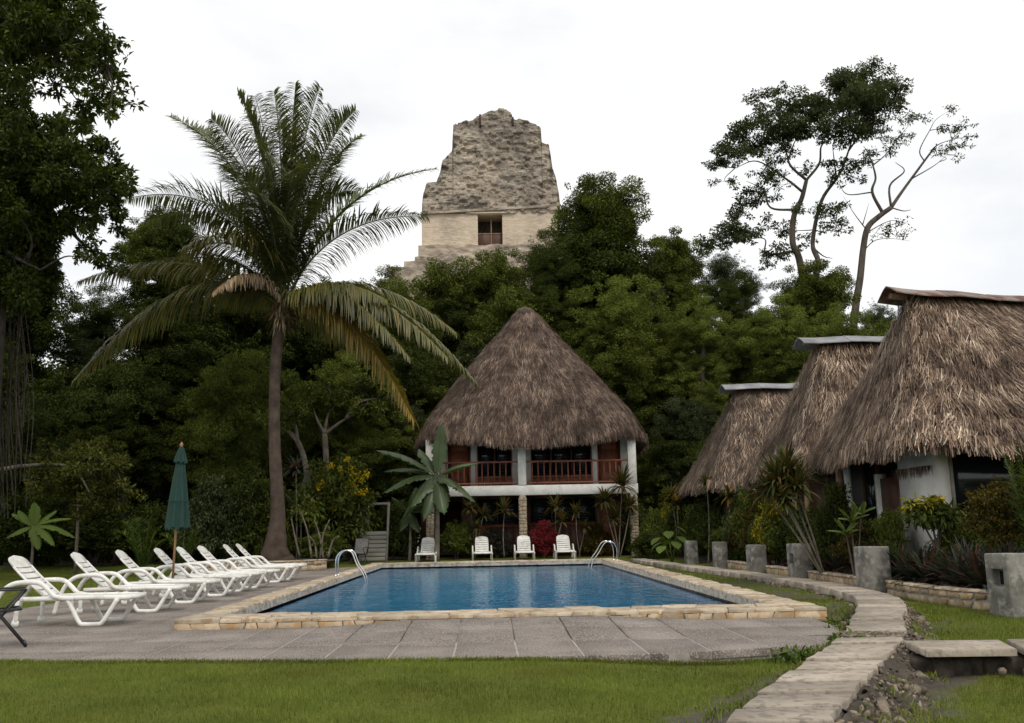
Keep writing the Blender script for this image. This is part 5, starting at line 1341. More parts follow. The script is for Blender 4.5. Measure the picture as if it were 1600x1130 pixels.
branch_tree('giant_tree', 'overhanging tree with coarse hanging leaves in the top left corner', (-14.5, 22), [
    ([(-14.5, 22., 0.), (-160, 1100), (-150, 500), (-90, 250), (20, 120), (120, 40)], .40, .10), ([(-90, 250), (60, 190), (200, 190), (330, 200), (420, 260)], .12, .025), ([(200, 190), (260, 330), (330, 430)], .035, .02), ([(330, 200), (400, 200), (465, 185)], .04, .015), ([(20, 120), (160, 80), (300, 60), (400, 20)], .09, .025), ([(-90, 250), (-20, 270), (90, 290)], .07, .02), ([(20, 120), (60, 20), (140, -120)], .10, .04)],
    [(50, 50, 90), (150, 60, 90), (250, 60, 80), (330, 40, 45), (100, 150, 80), (200, 180, 80), (280, 170, 70), (350, 170, 60), (400, 160, 30), (465, 190, 40), (420, 260, 60), (460, 310, 40), (350, 260, 60), (230, 260, 60), (220, 340, 40), (60, 280, 55), (120, 300, 40), (400, 370, 60), (460, 390, 40), (350, 430, 50), (320, 480, 40), (420, 460, 25), (30, 200, 60), (40, 100, 60), (-50, 100, 100), (120, -60, 100), (260, -40, 80), (30, -80, 110), (300, 110, 60), (180, 110, 80), (270, 230, 50), (370, 310, 40), (0, 0, 110), (100, 20, 100), (0, 150, 100), (0, 260, 90), (200, 20, 90), (60, 230, 70), (140, 100, 90), (220, 110, 90), (300, 20, 60), (160, 230, 60), (400, 230, 50), (300, 300, 40)],
    22, 'leaf_dark', .19, .075, 1800, .4, cv4, 'bark_dark', 9, .7, .85, .022)

# ---- small trees and shrubs along the forest edge on the left
def fork_tree(label, pts_list, Y, tw_, clumps, mat):
    p0 = at(*pts_list[0][0], Y); return branch_tree('small_tree', label, (p0[0], Y), [([(p0[0], Y, 0.)]+pts_list[0][1:], tw_, tw_*.7)]+[(p, tw_*.6, tw_*.2) for p in pts_list[1:]], clumps, Y, mat, .17, .075, 1500, tw_, Conv(0, 0, 1.), 'bark_pale', 11, .5, .7, .02)
fork_tree('small tree with a pale forked trunk right of the palm', [[(511, 870), (510, 800), (510, 730), (508, 690), (507, 678)], [(507, 678), (540, 655), (575, 640)], [(507, 678), (495, 655), (488, 632)], [(507, 678), (512, 650), (522, 636)], [(540, 655), (560, 630), (590, 622)]], 40.5, .16, [(575, 630, 26), (590, 618, 26), (490, 620, 26), (525, 622, 24), (545, 640, 18), (460, 610, 26), (600, 640, 22), (560, 605, 26), (510, 600, 24)], 'leaf_mid')
fork_tree('leaning pale-trunked small tree just right of the palm trunk', [[(488, 870), (484, 780), (476, 720), (465, 690), (455, 678)], [(455, 678), (440, 668), (425, 662)], [(465, 690), (462, 665), (456, 655)]], 39.5, .14, [(430, 655, 24), (455, 645, 24), (480, 650, 20), (410, 650, 22)], 'leaf_mid')
fork_tree('bushy yellow-green tree left of the parasol', [[(120, 850), (122, 800), (120, 760)], [(120, 760), (90, 735), (55, 725)], [(120, 760), (150, 735), (170, 730)], [(120, 760), (120, 725), (118, 715)]], 34, .06, [(150, 705, 26), (180, 735, 24), (130, 730, 28), (165, 760, 26), (115, 715, 22), (60, 735, 22), (85, 755, 24), (50, 760, 20), (105, 770, 20), (190, 755, 16), (140, 775, 22), (75, 705, 16), (120, 760, 30), (100, 745, 26), (150, 790, 22), (125, 800, 22), (165, 720, 22), (185, 780, 18), (140, 740, 28)], 'leaf_olive')
# hanging vines and roots at the left edge
m = MB()
for k in range(30):
    px = rng.uniform(-25, 38); p = at(px, 520+rng.uniform(-60, 40), 31); e_ = at(px+rng.uniform(-8, 8), 640+rng.uniform(0, 170), 31); 
    m.tube(spline([p, (p+e_)/2+rng.normal(0, .18, 3), e_], 4), rng.uniform(.008, .028), 4, False)
tag(build('hanging_vines', m, 'bark_dark', None, (at(10, 700, 31)[0], 31, 0)), 'tangle of hanging brown vines at the left edge under the giant tree', 'vines')
m = MB(); m.tube(spline([at(-20, 738, 33), at(40, 728, 33), at(100, 727, 33.2), at(150, 735, 33.5)], 5), np.linspace(.09, .035, 16), 6); m.tube(spline([at(100, 727, 33.2), at(125, 745, 33), at(140, 770, 33)], 4), [.035]*9, 5)
tag(build('bare_branch', m, 'bark_pale', None, at(40, 728, 33)), 'bare pale branch reaching in from the left edge above the small banana plant', 'branch')

# ---- big-leaved plants
def big_leaf(m, P0, D, ln, wd, droop, seg=9, vee=.25, tear=.5, round_=False):
    """one broad leaf: midrib curve, two halves with torn edges"""
    D = unit(D); side = np.cross(D, [0, 0, 1.]); side = unit(side) if np.linalg.norm(side) > .1 else np.array([1., 0, 0])
    P = np.array(P0, float); d = D.copy(); rows = []
    for k in range(seg+1):
        t = k/seg; w = wd*(math.sin(min(1, t*1.15+.10)*math.pi)**.55 if not round_ else math.sin(min(1, t*.9+.12)*math.pi)**.7)*(1 if t < .97 else .35)
        if tear: w1, w2 = w*(1-tear*.22*random.random()), w*(1-tear*.22*random.random())
        else: w1 = w2 = w
        upn = np.cross(side, d); upn = unit(upn)
        rows.append([P-side*w1/2+upn*vee*w1*.5, P-side*w*.25+upn*vee*w*.34, P, P+side*w*.25+upn*vee*w*.34, P+side*w2/2+upn*vee*w2*.5])
        P = P+d*ln/seg; d = unit(d-np.array([0, 0, 1.])*droop/seg)
    m.grid(np.array(rows)); return m
def curve_leaf(m, b, e, arch, wd, seg=16):
    v = e-b; ln = np.linalg.norm(v); c = b+v*.42+np.array([0, 0, .26*arch*ln]); t = np.linspace(0, 1, seg+1)[:, None]
    S_ = b*(1-t)**2+2*c*t*(1-t)+e*t*t; m.tube(S_, np.linspace(.028, .006, seg+1), 5, False); rows = []
    for k in range(2, seg+1):
        u = (k-2)/(seg-2); T_ = unit(S_[min(k+1, seg)]-S_[k-1]); sd_ = np.cross(T_, [0, 0, 1.]); sd_ = unit(sd_) if np.linalg.norm(sd_) > .12 else np.array([1., 0, 0]); up = unit(np.cross(sd_, T_))
        w = wd*max(.04, math.sin(min(1., .06+u*.96)*math.pi)**.5); P = S_[k]
        hang = .10+.35*arch*.5
        for rep in range(2):                      # torn margin: two rows close together with different widths
            f1, f2 = 1-.34*random.random()**2, 1-.34*random.random()**2
            q_ = P+T_*(rep*ln/seg*.55)
            rows.append([q_-sd_*w*.5*f1-up*w*hang*f1, q_-sd_*w*.26-up*w*hang*.15, q_+up*.0, q_+sd_*w*.26-up*w*hang*.15, q_+sd_*w*.5*f2-up*w*hang*f2])
    m.grid(np.array(rows)); return m
def leaf_piece(parent, P0, D, ln, wd, droop, mat, seg=9, tear=.5, round_=False, pet=0., rib='leaf_fern'):
    m = MB(); P0 = np.array(P0, float)
    if pet:
        e = P0+unit(D)*pet; m2 = MB(); m2.tube([P0, e], [.022, .016], 5); 
        big_leaf(m, e, D, ln, wd, droop, seg, .22, tear, round_); m.tube([P0, e], [.022, .014], 5)
    else: big_leaf(m, P0, D, ln, wd, droop, seg, .22, tear, round_)
    return build('leaf', m, mat, parent, world=False)
def banana(label, px, pyb, Y, pyc, leaves_, lw, mat='leaf_banana', tr=.11, name='banana_plant', X=None):
    c = at(px, pyc, Y); x = float(c[0]); g = float(gz(x, Y)); t = empty(name, (x, Y, g), label, 'banana plant'); H = c[2]-g
    m = MB(); m.sm = True; m.tube(spline([(0, 0, -.1), (.03, 0, H*.5), (0, 0, H)], 5), np.linspace(tr, tr*.5, 11), 9); build('stem', m, 'bark_pale', t, world=False)
    for (tx, ty, dy, dr, wk) in leaves_:
        e = at(tx, ty, Y+dy); v = e-np.array([x, Y, c[2]]); ln = np.linalg.norm(v)*(1.0+.12*abs(dr)); D = unit(v)+np.array([0, 0, dr*.55])
        lf = MB(); curve_leaf(lf, np.array([0, 0, H-.05]), v+np.array([0, 0, H-.05]), dr, lw*wk); build('leaf', lf, mat, t, world=False)
    return t
banana('large banana plant with one upright leaf left of the guest house', 682, 870, 37.0, 745, [(690, 662, 0, .05, .75), (588, 702, -.3, .9, 1.05), (746, 722, -.5, .8, .75), (600, 768, -.4, 1.1, 1.), (642, 790, -1.0, 1.3, 1.0), (694, 800, -1.2, 1.5, 1.1), (742, 782, -.5, 1.2, .9), (600, 735, .8, .8, .8), (655, 700, 1.0, .6, .7), (625, 815, .2, 1.3, .8), (715, 760, -.9, 1.1, .9), (662, 810, -1.1, 1.5, .9)], .82)
banana('smaller banana plant beside the wooden steps', 640, 870, 37.9, 800, [(612, 775, -.3, .8, 1.), (668, 782, -.3, .8, 1.), (650, 760, .4, .4, .9), (655, 830, -.5, 1.2, 1.), (625, 828, -.5, 1.2, .9), (680, 800, -.5, 1., .9)], .55, 'leaf_banana', .07)
banana('small banana plant at the left edge behind the nearest loungers', 52, 865, 29, 822, [(10, 838, -.4, .9, .9), (30, 795, .2, .4, .8), (54, 783, .0, .2, .8), (112, 808, .0, .7, .8), (118, 838, -.3, 1.0, .8), (85, 850, -.6, 1.1, .8), (60, 856, -.7, 1.3, .8), (20, 800, .5, .5, .7), (88, 795, .5, .5, .8)], .50, 'leaf_fern', .05)
banana('banana-like plant with wide drooping leaves right of the palm trunk', 470, 870, 37.5, 800, [(446, 770, -.3, .9, .9), (500, 768, -.3, .9, .9), (452, 800, -.5, 1.2, .9), (478, 740, .3, .4, .8), (510, 795, -.2, 1.1, .9)], .55, 'leaf_banana', .05)
def rosette(parent, C, n, ln, wd, mat, droop=(.5, 1.6), el=(.1, 1.2), seg=3, name='foliage', stuff=False):
    a = rng.random(n)*6.283; e = rng.uniform(el[0], el[1], n); D = np.stack([np.cos(a)*np.cos(e), np.sin(a)*np.cos(e), np.sin(e)], 1)
    m = MB(); m.strips(np.tile(np.array(C, float), (n, 1))+D*.02, D, ln*rng.uniform(.65, 1.15, n), wd*rng.uniform(.8, 1.2, n), rng.uniform(droop[0], droop[1], n), seg, tip=.12); return build(name, m, mat, parent, world=False)
def cordyline(label, px, Y, pyb, heads, mat='leaf_cordyline', ln=.5, n=46, wd=.055, group=None, z0=None):
    """stems with tufts of strap leaves"""
    p = at(px, pyb, Y); x = float(p[0]); g = float(gz(x, Y)) if z0 is None else z0; t = empty('cordyline', (x, Y, g), label, 'cordyline', group)
    for (hx, hy, dy, s) in heads:
        h = at(hx, hy, Y+dy)-np.array([x, Y, g]); m = MB(); m.sm = True
        m.tube(spline([(random.uniform(-.05, .05), random.uniform(-.05, .05), -.05), h*.5+np.array([random.uniform(-.04, .04), 0, -.03]), h], 4), np.linspace(.026, .017, 9), 6); build('stem', m, 'bark_pale', t, world=False)
        rosette(t, h, int(n*1.7*s), ln*1.3*s, wd*1.25, mat, (.4, 1.5), (-.3, 1.4), 4)
    return t
cordyline('tall cordyline with yellow-green tufts against the right post of the guest house', 968, 37.6, 868, [(972, 760, 0, 1.1), (945, 785, -.2, .9), (958, 812, .2, .9), (985, 792, .3, .8)], ln=.62, n=70)
cordyline('cordyline in front of the right ground-floor window', 865, 38.1, 868, [(868, 795, 0, .9), (878, 815, -.1, .7)], ln=.55)
cordyline('cordyline right of the one by the window, before the brown door', 905, 38.1, 868, [(900, 803, 0, .9), (915, 825, -.1, .7)], ln=.5)
cordyline('cordyline with drooping dark tuft left of the middle stone post', 787, 38.1, 868, [(788, 800, 0, .9)], ln=.55)
cordyline('cordyline with two tufts by the left ground-floor window', 742, 38.1, 868, [(735, 797, 0, .9), (755, 806, .1, .9), (745, 826, -.2, .8)], ln=.5)
cordyline('reddish cordyline behind the leftmost lounger row end, right of the palm', 465, 36.8, 868, [(462, 735, 0, 1.0)], 'leaf_purple', .6)
bush('red-leaved shrub between the two right-hand far loungers', 848, 818, 36, 38.0, 868, 'leaf_red')
bush('low purple shrub behind the second far lounger', 775, 825, 40, 38.9, 868, 'leaf_purple')
bush('green shrub at the dark doorway of the guest house', 712, 815, 44, 38.4, 868, 'leaf_mid')
bush('green shrub at the foot of the brown ground-floor door', 930, 822, 36, 38.4, 868, 'leaf_croton')
bush('dense green shrub hiding the right stone post', 990, 775, 44, 39.2, 868, 'leaf_dark')
# flowering shrub with yellow flowers left of the steps
fs = bush('tall green shrub dotted with yellow flowers left of the wooden steps', 525, 712, 100, 38.2, 850, 'leaf_mid')
m = MB()
for (px, py) in [(545, 718), (550, 735), (533, 735), (556, 742), (518, 730), (565, 748), (500, 760), (506, 758), (553, 755), (560, 770), (568, 768), (550, 770), (490, 792), (522, 790), (538, 760), (486, 793), (570, 740)]:
    c = at(px, py, 37.2)
    for q_ in range(3): clump_leaves(m, c+rng.normal(0, .07, 3), .09, 16, .09, .06, .9)
build('flowers', m, 'flower', fs)
for l_, px, pyt, w, Y, pyb, mt in [
    ('twiggy grey-green shrub right of the parasol', 330, 755, 70, 36.5, 870, 'leaf_grey'), ('dark shrub left of the palm trunk', 385, 735, 70, 37.5, 870, 'leaf_dark'), ('shaded shrub between the parasol and the palm', 300, 770, 70, 38.5, 868, 'leaf_dark'),
    ('light green shrub right of the palm base', 425, 760, 60, 37.8, 870, 'leaf_mid'), ('low shrub behind the planter wall', 500, 830, 60, 36.2, 872, 'leaf_mid'), ('dark shrub behind the small banana plant', 30, 770, 110, 37, 868, 'leaf_dark'),
    ('dark shrub between the left-edge plants', 150, 795, 110, 38, 866, 'leaf_dark'), ('dark shrub behind the ferny palms', 240, 780, 90, 39, 866, 'leaf_dark'), ('dark shrub left of the wooden steps', 545, 790, 60, 39, 872, 'leaf_dark'), ('dark shrub right of the wooden steps', 615, 790, 60, 39.3, 872, 'leaf_dark')]:
    bush(l_, px, pyt, w, Y, pyb, mt)
# feathery low palms behind the loungers
def cycad(label, px, pyb, Y, tips, mat='leaf_fern', ln=None):
    p = at(px, pyb, Y); x = float(p[0]); g = float(gz(x, Y)); t = empty('low_palm', (x, Y, g), label, 'low palm')
    for (tx, ty, dy) in tips:
        e = at(tx, ty, Y+dy)-np.array([x, Y, g]); S_ = spline([(0, 0, .1), e*.55+np.array([0, 0, .22*np.linalg.norm(e)]), e], 8); build('frond', frond_mesh(S_, .22*np.linalg.norm(e)+.1, 26, .028, .012), mat, t, world=False)
    return t
def frond_mesh(S_, leaflen, n, wd, rach, droop=.5, tilt=0.35, roll=0.):
    """a feather leaf: rachis curve with two rows of leaflets"""
    m = MB(); K = len(S_); m.tube(S_, np.linspace(rach, rach*.25, K), 5, False)
    t = np.linspace(.10, .995, n); i = t*(K-1); i0 = np.minimum(i.astype(int), K-2); f = (i-i0)[:, None]; P = S_[i0]*(1-f)+S_[i0+1]*f; T = unit(S_[i0+1]-S_[i0])
    side = np.cross(T, [0, 0, 1.]); bad = np.linalg.norm(side, axis=1) < .15; side[bad] = np.array([1., .3, 0]); side = unit(side); up = unit(np.cross(side, T)); side, up = side*math.cos(roll)+up*math.sin(roll), up*math.cos(roll)-side*math.sin(roll)
    L_ = leaflen*np.clip(np.sin(np.clip(t*.86+.14, 0, 1)*np.pi)**.6, .25, 1)
    for s in (-1, 1):
        D = side*s*rng.uniform(.75, 1.0, (n, 1))+T*rng.uniform(.45, .8, (n, 1))+up*(tilt+rng.normal(0, .10, (n, 1)))
        m.strips(P, D, L_*rng.uniform(.85, 1.1, n), wd*rng.uniform(.8, 1.2, n), droop*rng.uniform(.6, 1.5, n), 4, tip=.15)
    return m
cycad('feathery low palm left of the parasol pole', 225, 868, 31, [(180, 830, 0), (190, 815, .4), (210, 810, .5), (235, 812, .3), (250, 825, 0), (200, 845, -.5), (255, 845, -.4), (225, 840, -.8), (215, 825, -.6)])
cycad('feathery low palm behind the parasol', 285, 868, 32, [(250, 835, 0), (265, 822, .4), (290, 818, .4), (315, 825, .2), (325, 842, 0), (270, 850, -.5), (300, 852, -.6), (310, 840, -.5)])
# bare twiggy stems behind the planter wall
m = MB()
for (a, b, c) in [((487, 872), (480, 830), (470, 800)), ((500, 872), (505, 835), (515, 812)), ((505, 872), (500, 840), (492, 815)), ((468, 870), (460, 835), (455, 810)), ((512, 872), (520, 845), (530, 838)), ((495, 872), (492, 850), (484, 838))]:
    m.tube(spline([at(*a, 35.4), at(*b, 35.5), at(*c, 35.4)], 4), np.linspace(.05, .02, 9), 5)
tag(build('bare_shrub', m, 'bark_pale', None, at(495, 872, 35.4)), 'cluster of bare pale stems behind the palm planter wall', 'stems')

# ---- coconut palm
pbase = np.array([-7.66, 34.6, .30]); crown_c = at(440, 487, 34.6)
pl = empty('coconut_palm', pbase, 'tall coconut palm with drooping yellowing fronds rising left of the pool', 'palm tree')
TS = spline([pbase+np.array([.1, 0, -.1]), pbase+np.array([.03, 0, .35]), at(434, 800, 34.6), at(429, 690, 34.6), at(430, 580, 34.6), at(437, 510, 34.6), crown_c+np.array([0, 0, .25])], 14)
rr = np.interp(TS[:, 2], [0, .3, .8, 1.6, 3, 6, 8.6, 9.4], [.76, .60, .40, .28, .225, .198, .21, .19])
# leaf-scar rings give the trunk a stepped outline
tt_ = np.linspace(0, 1, 170); seg_ = tt_*(len(TS)-1); i0 = np.minimum(seg_.astype(int), len(TS)-2); f_ = (seg_-i0)[:, None]; TP = TS[i0]*(1-f_)+TS[i0+1]*f_; TR = np.interp(seg_, np.arange(len(TS)), rr)*(1+.045*((np.arange(170)*.5) % 1.0 > .4))
m = MB(); m.tube(TP, TR, 16); Vm = np.concatenate(m.v); Vm += ((fbm(Vm*3, 3, 2)-.5)*.10*np.clip(1.6-Vm[:, 2], .15, 1.2)[:, None].repeat(1, 1).ravel())[:, None]*np.array([1, 1, 0]); m.v = [Vm]; build('trunk', m, 'palm_bark', pl)
fr = [  # tip px, tip py, depth, arch, material, leaflet length
    (372, 145, .6, .10, 'frond_green', .85), (398, 150, -.8, .10, 'frond_green', .9), (428, 142, .8, .06, 'frond_green', .9), (462, 130, -.4, .05, 'frond_green', .9), (500, 135, .6, .06, 'frond_green', .9), (520, 170, -1., .12, 'frond_green', .9), (556, 172, .3, .14, 'frond_green', .85), (566, 212, 1.2, .18, 'frond_green', .8),
    (266, 182, .2, .16, 'frond_green', .85), (300, 200, 1.4, .18, 'frond_green', .8), (330, 185, -1.2, .16, 'frond_green', .8),
    (682, 264, .2, .20, 'frond_green', .80), (668, 338, -.6, .26, 'frond_green', .80), (560, 300, 2.2, .3, 'frond_green', .8),
    (190, 312, .6, .34, 'frond_green', .80), (286, 392, -2.2, .52, 'frond_olive', .85), (225, 345, 2.0, .34, 'frond_green', .8), (340, 330, 2.6, .35, 'frond_green', .8),
    (122, 440, -.2, .30, 'frond_olive', .80), (205, 425, 1.8, .30, 'frond_green', .8), (120, 592, -.8, .48, 'frond_olive', .90), (332, 458, -2.0, .62, 'frond_dead', .55),
    (744, 598, -.6, .44, 'frond_olive', .85), (648, 660, -1.4, .46, 'frond_yellow', .85), (606, 470, -1.6, .34, 'frond_olive', .75), (712, 520, .8, .42, 'frond_olive', .85), (640, 560, -2.4, .40, 'frond_olive', .85), (700, 560, -1.8, .42, 'frond_olive', .85), (590, 560, 1.6, .36, 'frond_olive', .8),
    (415, 235, -2.6, .36, 'frond_green', .9), (380, 280, -2.6, .34, 'frond_green', .85), (500, 250, -2.4, .30, 'frond_green', .85), (500, 320, 2.6, .3, 'frond_green', .85), (460, 265, -2.9, .34, 'frond_green', .9), (440, 190, 2.4, .1, 'frond_green', .9), (400, 300, -2.9, .3, 'frond_green', .9), (350, 260, 2.2, .2, 'frond_green', .9), (520, 240, 2.4, .2, 'frond_green', .9), (330, 470, 2.0, .4, 'frond_olive', .8)]
for k, (tx, ty, dy, arch, mt, ll) in enumerate(fr):
    e = at(tx, ty, 34.6+dy*1.25); b = crown_c+np.array([random.uniform(-.12, .12), random.uniform(-.12, .12), random.uniform(-.1, .35)]); v = e-b; ln = np.linalg.norm(v)
    hz = np.array([v[0], v[1], 0]); cpt = b+np.array([v[0]*.26, v[1]*.4, v[2]*.62+arch*ln]) if v[2] > 1.2 else b+v*.42+np.array([0, 0, arch*ln]); S_ = np.array([b*(1-t)**2+2*cpt*t*(1-t)+e*t*t for t in np.linspace(0, 1, 24)])
    dr = 1.5 if mt == 'frond_green' else 2.3; dr = dr*(1.0 if ty > 300 else .6)
    build('frond', frond_mesh(S_, ll*(1.6 if mt == 'frond_green' else 2.05), 132, .050, .045, dr, .25 if ty < 330 else .12, (random.choice((-1, 1))*R_(random.uniform(28, 58)) if ty < 400 else R_(random.uniform(-25, 25)))), mt, pl)
m = MB(); 
for q_ in range(8):
    a = q_*.8; c = crown_c+np.array([.24*math.cos(a), .24*math.sin(a), -.18-.12*(q_ % 3)]); m = MB(); m.sm = True; m.lathe([(.01, -.13), (.07, -.10), (.105, -.02), (.10, .06), (.05, .12), (.01, .135)], 9, c); build('coconut', m, 'frond_olive', pl)
m = MB(); n_ = 300; a = rng.random(n_)*6.283; P = crown_c+np.stack([np.cos(a)*.2, np.sin(a)*.2, rng.uniform(-.5, .5, n_)], 1); m.strips(P, np.stack([np.cos(a)*.5, np.sin(a)*.5, rng.uniform(-1, .8, n_)], 1), rng.uniform(.3, .8, n_), .05, 1.2, 3); build('dead_sheaths', m, 'frond_dead', pl)['kind'] = 'stuff'

# ---- plants in front of the cabins
cordyline('big leaning cordyline with bronze tufts in front of the nearest cabin eave', 1292, 20.3, 876, [(1215, 755, 0, 1.05), (1245, 765, -.2, 1.0), (1230, 738, .2, 1.0), (1200, 772, .1, .85), (1225, 785, -.3, .8)], ln=.55, n=72, wd=.05)
cordyline('cordyline with an upright tuft before the farthest cabin roof', 1108, 32.0, 868, [(1105, 760, 0, .8)], ln=.55, n=50)
cordyline('reddish cordyline right of the upright-tufted one', 1140, 29.2, 870, [(1140, 778, 0, .8), (1152, 800, .0, .7)], 'leaf_croton', .5)
cordyline('reddish thin cordyline left of the farthest cabin eave', 1062, 36.5, 868, [(1058, 790, 0, .9), (1048, 775, .3, .8)], 'leaf_croton', .55)
for l_, px, pyt, w, Y, pyb, mt in [
    ('yellow-tipped croton shrub right of the guest house', 1042, 785, 50, 33.5, 868, 'leaf_yellow'), ('yellow croton shrub left of the leaning cordyline', 1215, 775, 54, 22.8, 868, 'leaf_yellow'), ('green shrub behind the farthest bollards', 1085, 800, 60, 29.5, 868, 'leaf_mid'),
    ('dark green shrub under the farthest cabin eave', 1120, 790, 60, 28.8, 870, 'leaf_dark'), ('fern-green shrub between the third and fourth bollards', 1160, 845, 40, 25.9, 888, 'leaf_fern'), ('dark red-green shrub under the reddish cordyline', 1165, 800, 56, 25.8, 872, 'leaf_croton'),
    ('dark shrub behind the yellow croton', 1240, 790, 80, 23.6, 880, 'leaf_dark'), ('green croton shrub before the nearest cabin\'s wooden post', 1345, 815, 56, 18.5, 885, 'leaf_croton'), ('orange-green low shrub beside the bollard with a slot', 1290, 835, 46, 20.4, 890, 'leaf_croton'),
    ('tall bronze croton shrub at the right edge', 1560, 742, 84, 14.6, 850, 'leaf_croton'), ('dark green shrub at the right edge behind the bollard with the square hole', 1592, 800, 90, 15.4, 905, 'leaf_dark'), ('lime green low shrub against the stained wide bollard', 1392, 850, 26, 16.8, 905, 'leaf_fern'),
    ('dark shrub at the foot of the farthest cabin', 1015, 830, 50, 36.5, 872, 'leaf_dark'), ('green shrub right of the steel handrail', 1020, 795, 40, 37.6, 868, 'leaf_mid'),
    ('tall dark leafy shrub between the leaning cordyline and the nearest cabin door', 1305, 765, 56, 21.0, 880, 'leaf_dark'), ('mid green shrub left of the white cabin wall', 1385, 790, 46, 19.0, 885, 'leaf_mid'), ('green shrub hiding the lower right of the white cabin wall', 1490, 800, 60, 17.0, 890, 'leaf_dark'), ('bronze shrub before the middle cabin door', 1190, 775, 60, 25.0, 872, 'leaf_croton'), ('mid green shrub under the reddish thin cordyline', 1062, 790, 50, 35, 868, 'leaf_mid'), ('tall dark shrub left of the leaning cordyline head', 1160, 762, 56, 27, 872, 'leaf_grey'),
    ('dark bush behind the farthest bollard under the eave', 1075, 770, 60, 31.5, 868, 'leaf_dark'), ('tall dark green bush against the farthest cabin wall', 1108, 765, 70, 30.2, 868, 'leaf_dark'), ('mid green bush against the middle cabin wall', 1175, 765, 60, 25.2, 872, 'leaf_mid'), ('dark bush at the near corner of the middle cabin', 1205, 780, 60, 23.8, 872, 'leaf_dark'),
    ('dark bush in front of the middle cabin\'s wooden posts', 1270, 790, 60, 22.6, 885, 'leaf_dark'), ('dark leafy bush left of the nearest cabin\'s door', 1362, 815, 50, 19.3, 885, 'leaf_dark'), ('dark bush under the nearest cabin\'s screened window', 1545, 790, 80, 16.8, 880, 'leaf_dark'), ('low green bush behind the second farthest bollard', 1140, 815, 50, 27.6, 872, 'leaf_mid')]:
    if 1030 < px < 1550: Y = max(Y, 7.42*FPX/(px-762-.42*w))
    bush(l_, px, pyt, w, Y, pyb, mt)
# croton with a yellow cap on a bare trunk before the white wall
yc_ = at(1452, 800, 16.6); g = float(gz(yc_[0], 16.6)); ct = empty('croton', (float(yc_[0]), 16.6, g), 'dark croton with a yellow top on a thin trunk against the white cabin wall', 'croton')
m = MB(); h_ = yc_[2]-g
for e_ in ((-.18, .05, h_-.05), (.15, -.05, h_), (.28, .1, h_-.1), (0, 0, h_+.02)): m.tube(spline([(.02, 0, -.05), (.08, 0, h_*.45), e_], 5), np.linspace(.03, .014, 11), 6)
build('stem', m, 'bark', ct, world=False)
m = MB()
for q_ in range(16): clump_leaves(m, np.array([rng.uniform(-.30, .36), rng.uniform(-.2, .2), h_-.05+rng.uniform(-.10, .10)]), .14, 34, .17, .055, .8)
for q_ in range(6): clump_leaves(m, np.array([rng.uniform(.1, .4), rng.uniform(-.1, .1), h_*.50+rng.uniform(-.12, .10)]), .12, 20, .15, .05, .8)
build('dark_leaves', m, 'leaf_dark', ct, world=False)
m = MB()
for q_ in range(12): clump_leaves(m, np.array([rng.uniform(-.32, .36), rng.uniform(-.2, .2), h_+.12+rng.uniform(-.03, .06)]), .11, 22, .14, .05, .8)
build('yellow_leaves', m, 'leaf_yellow', ct, world=False)
# heart-leaved plants
def taro(label, px, Y, pyb, tips, lw, mat='leaf_fern'):
    p = at(px, pyb, Y); x = float(p[0]); g = float(gz(x, Y)); t = empty('heart_leaf_plant', (x, Y, g), label, 'plant')
    for (tx, ty, dy) in tips:
        e = at(tx, ty, Y+dy)-np.array([x, Y, g]); m = MB(); m.tube(spline([(0, 0, 0), e*.6+np.array([0, 0, .1]), e], 4), np.linspace(.02, .012, 9), 5); s = build('stalk', m, 'leaf_fern', t, world=False)
        lf = MB(); d = unit(np.array([e[0], e[1]-.25, .0]))+np.array([0, 0, -.35]); big_leaf(lf, e-unit(d)*lw*.25, d, lw*1.25, lw, .7, 7, .16, 0, True); build('leaf', lf, mat, t, world=False)
    return t
taro('plant with large lime heart-shaped leaves by the farthest bollard', 1050, 33.0, 870, [(1028, 842, 0), (1045, 832, -.1), (1060, 825, .1), (1035, 855, -.3), (1055, 848, -.3), (1045, 845, .3), (1062, 840, -.2), (1030, 850, .2)], .36)
bl = at(1336, 880, 18.6); bp_ = empty('broad_leaf_plant', (float(bl[0]), 18.6, float(gz(bl[0], 18.6))), 'light green broad-leaved plant beside the cabin\'s wooden post', 'plant')
for hx, hy in ((1330, 815), (1345, 805), (1322, 835)):
    h = at(hx, hy, 18.6)-np.array(bp_.location); m = MB(); m.tube(spline([(0, 0, 0), h*.5, h], 4), np.linspace(.025, .015, 9), 5); build('stem', m, 'bark', bp_, world=False)
    for q_ in range(9):
        a_ = q_*2.4; el = random.uniform(.0, 1.1); D = np.array([math.cos(a_)*math.cos(el), math.sin(a_)*math.cos(el), math.sin(el)]); m = MB(); curve_leaf(m, h, h+D*random.uniform(.26, .40), .5, .11, 8); build('leaf', m, 'leaf_fern', bp_, world=False)
# bright palm leaves at the right edge
def fan(label, px, Y, pyb, tips, mat):
    p = at(px, pyb, Y); x = float(p[0]); g = float(gz(x, Y)); t = empty('palm_shrub', (x, Y, g), label, 'palm shrub')
    for (tx, ty, dy) in tips:
        e = at(tx, ty, Y+dy)-np.array([x, Y, g]); S_ = spline([(0, 0, .05), e*.6+np.array([0, 0, .25]), e], 8); build('frond', frond_mesh(S_, .30, 24, .035, .012, .5), mat, t, world=False)
    return t
fan('palm shrub with bright drooping fronds at the right edge of the photo', 1625, 14.2, 880, [(1570, 712, 0), (1580, 745, -.3), (1590, 690, .2), (1600, 730, -.4), (1585, 780, -.3), (1640, 680, .2), (1660, 720, 0)], 'leaf_fern')
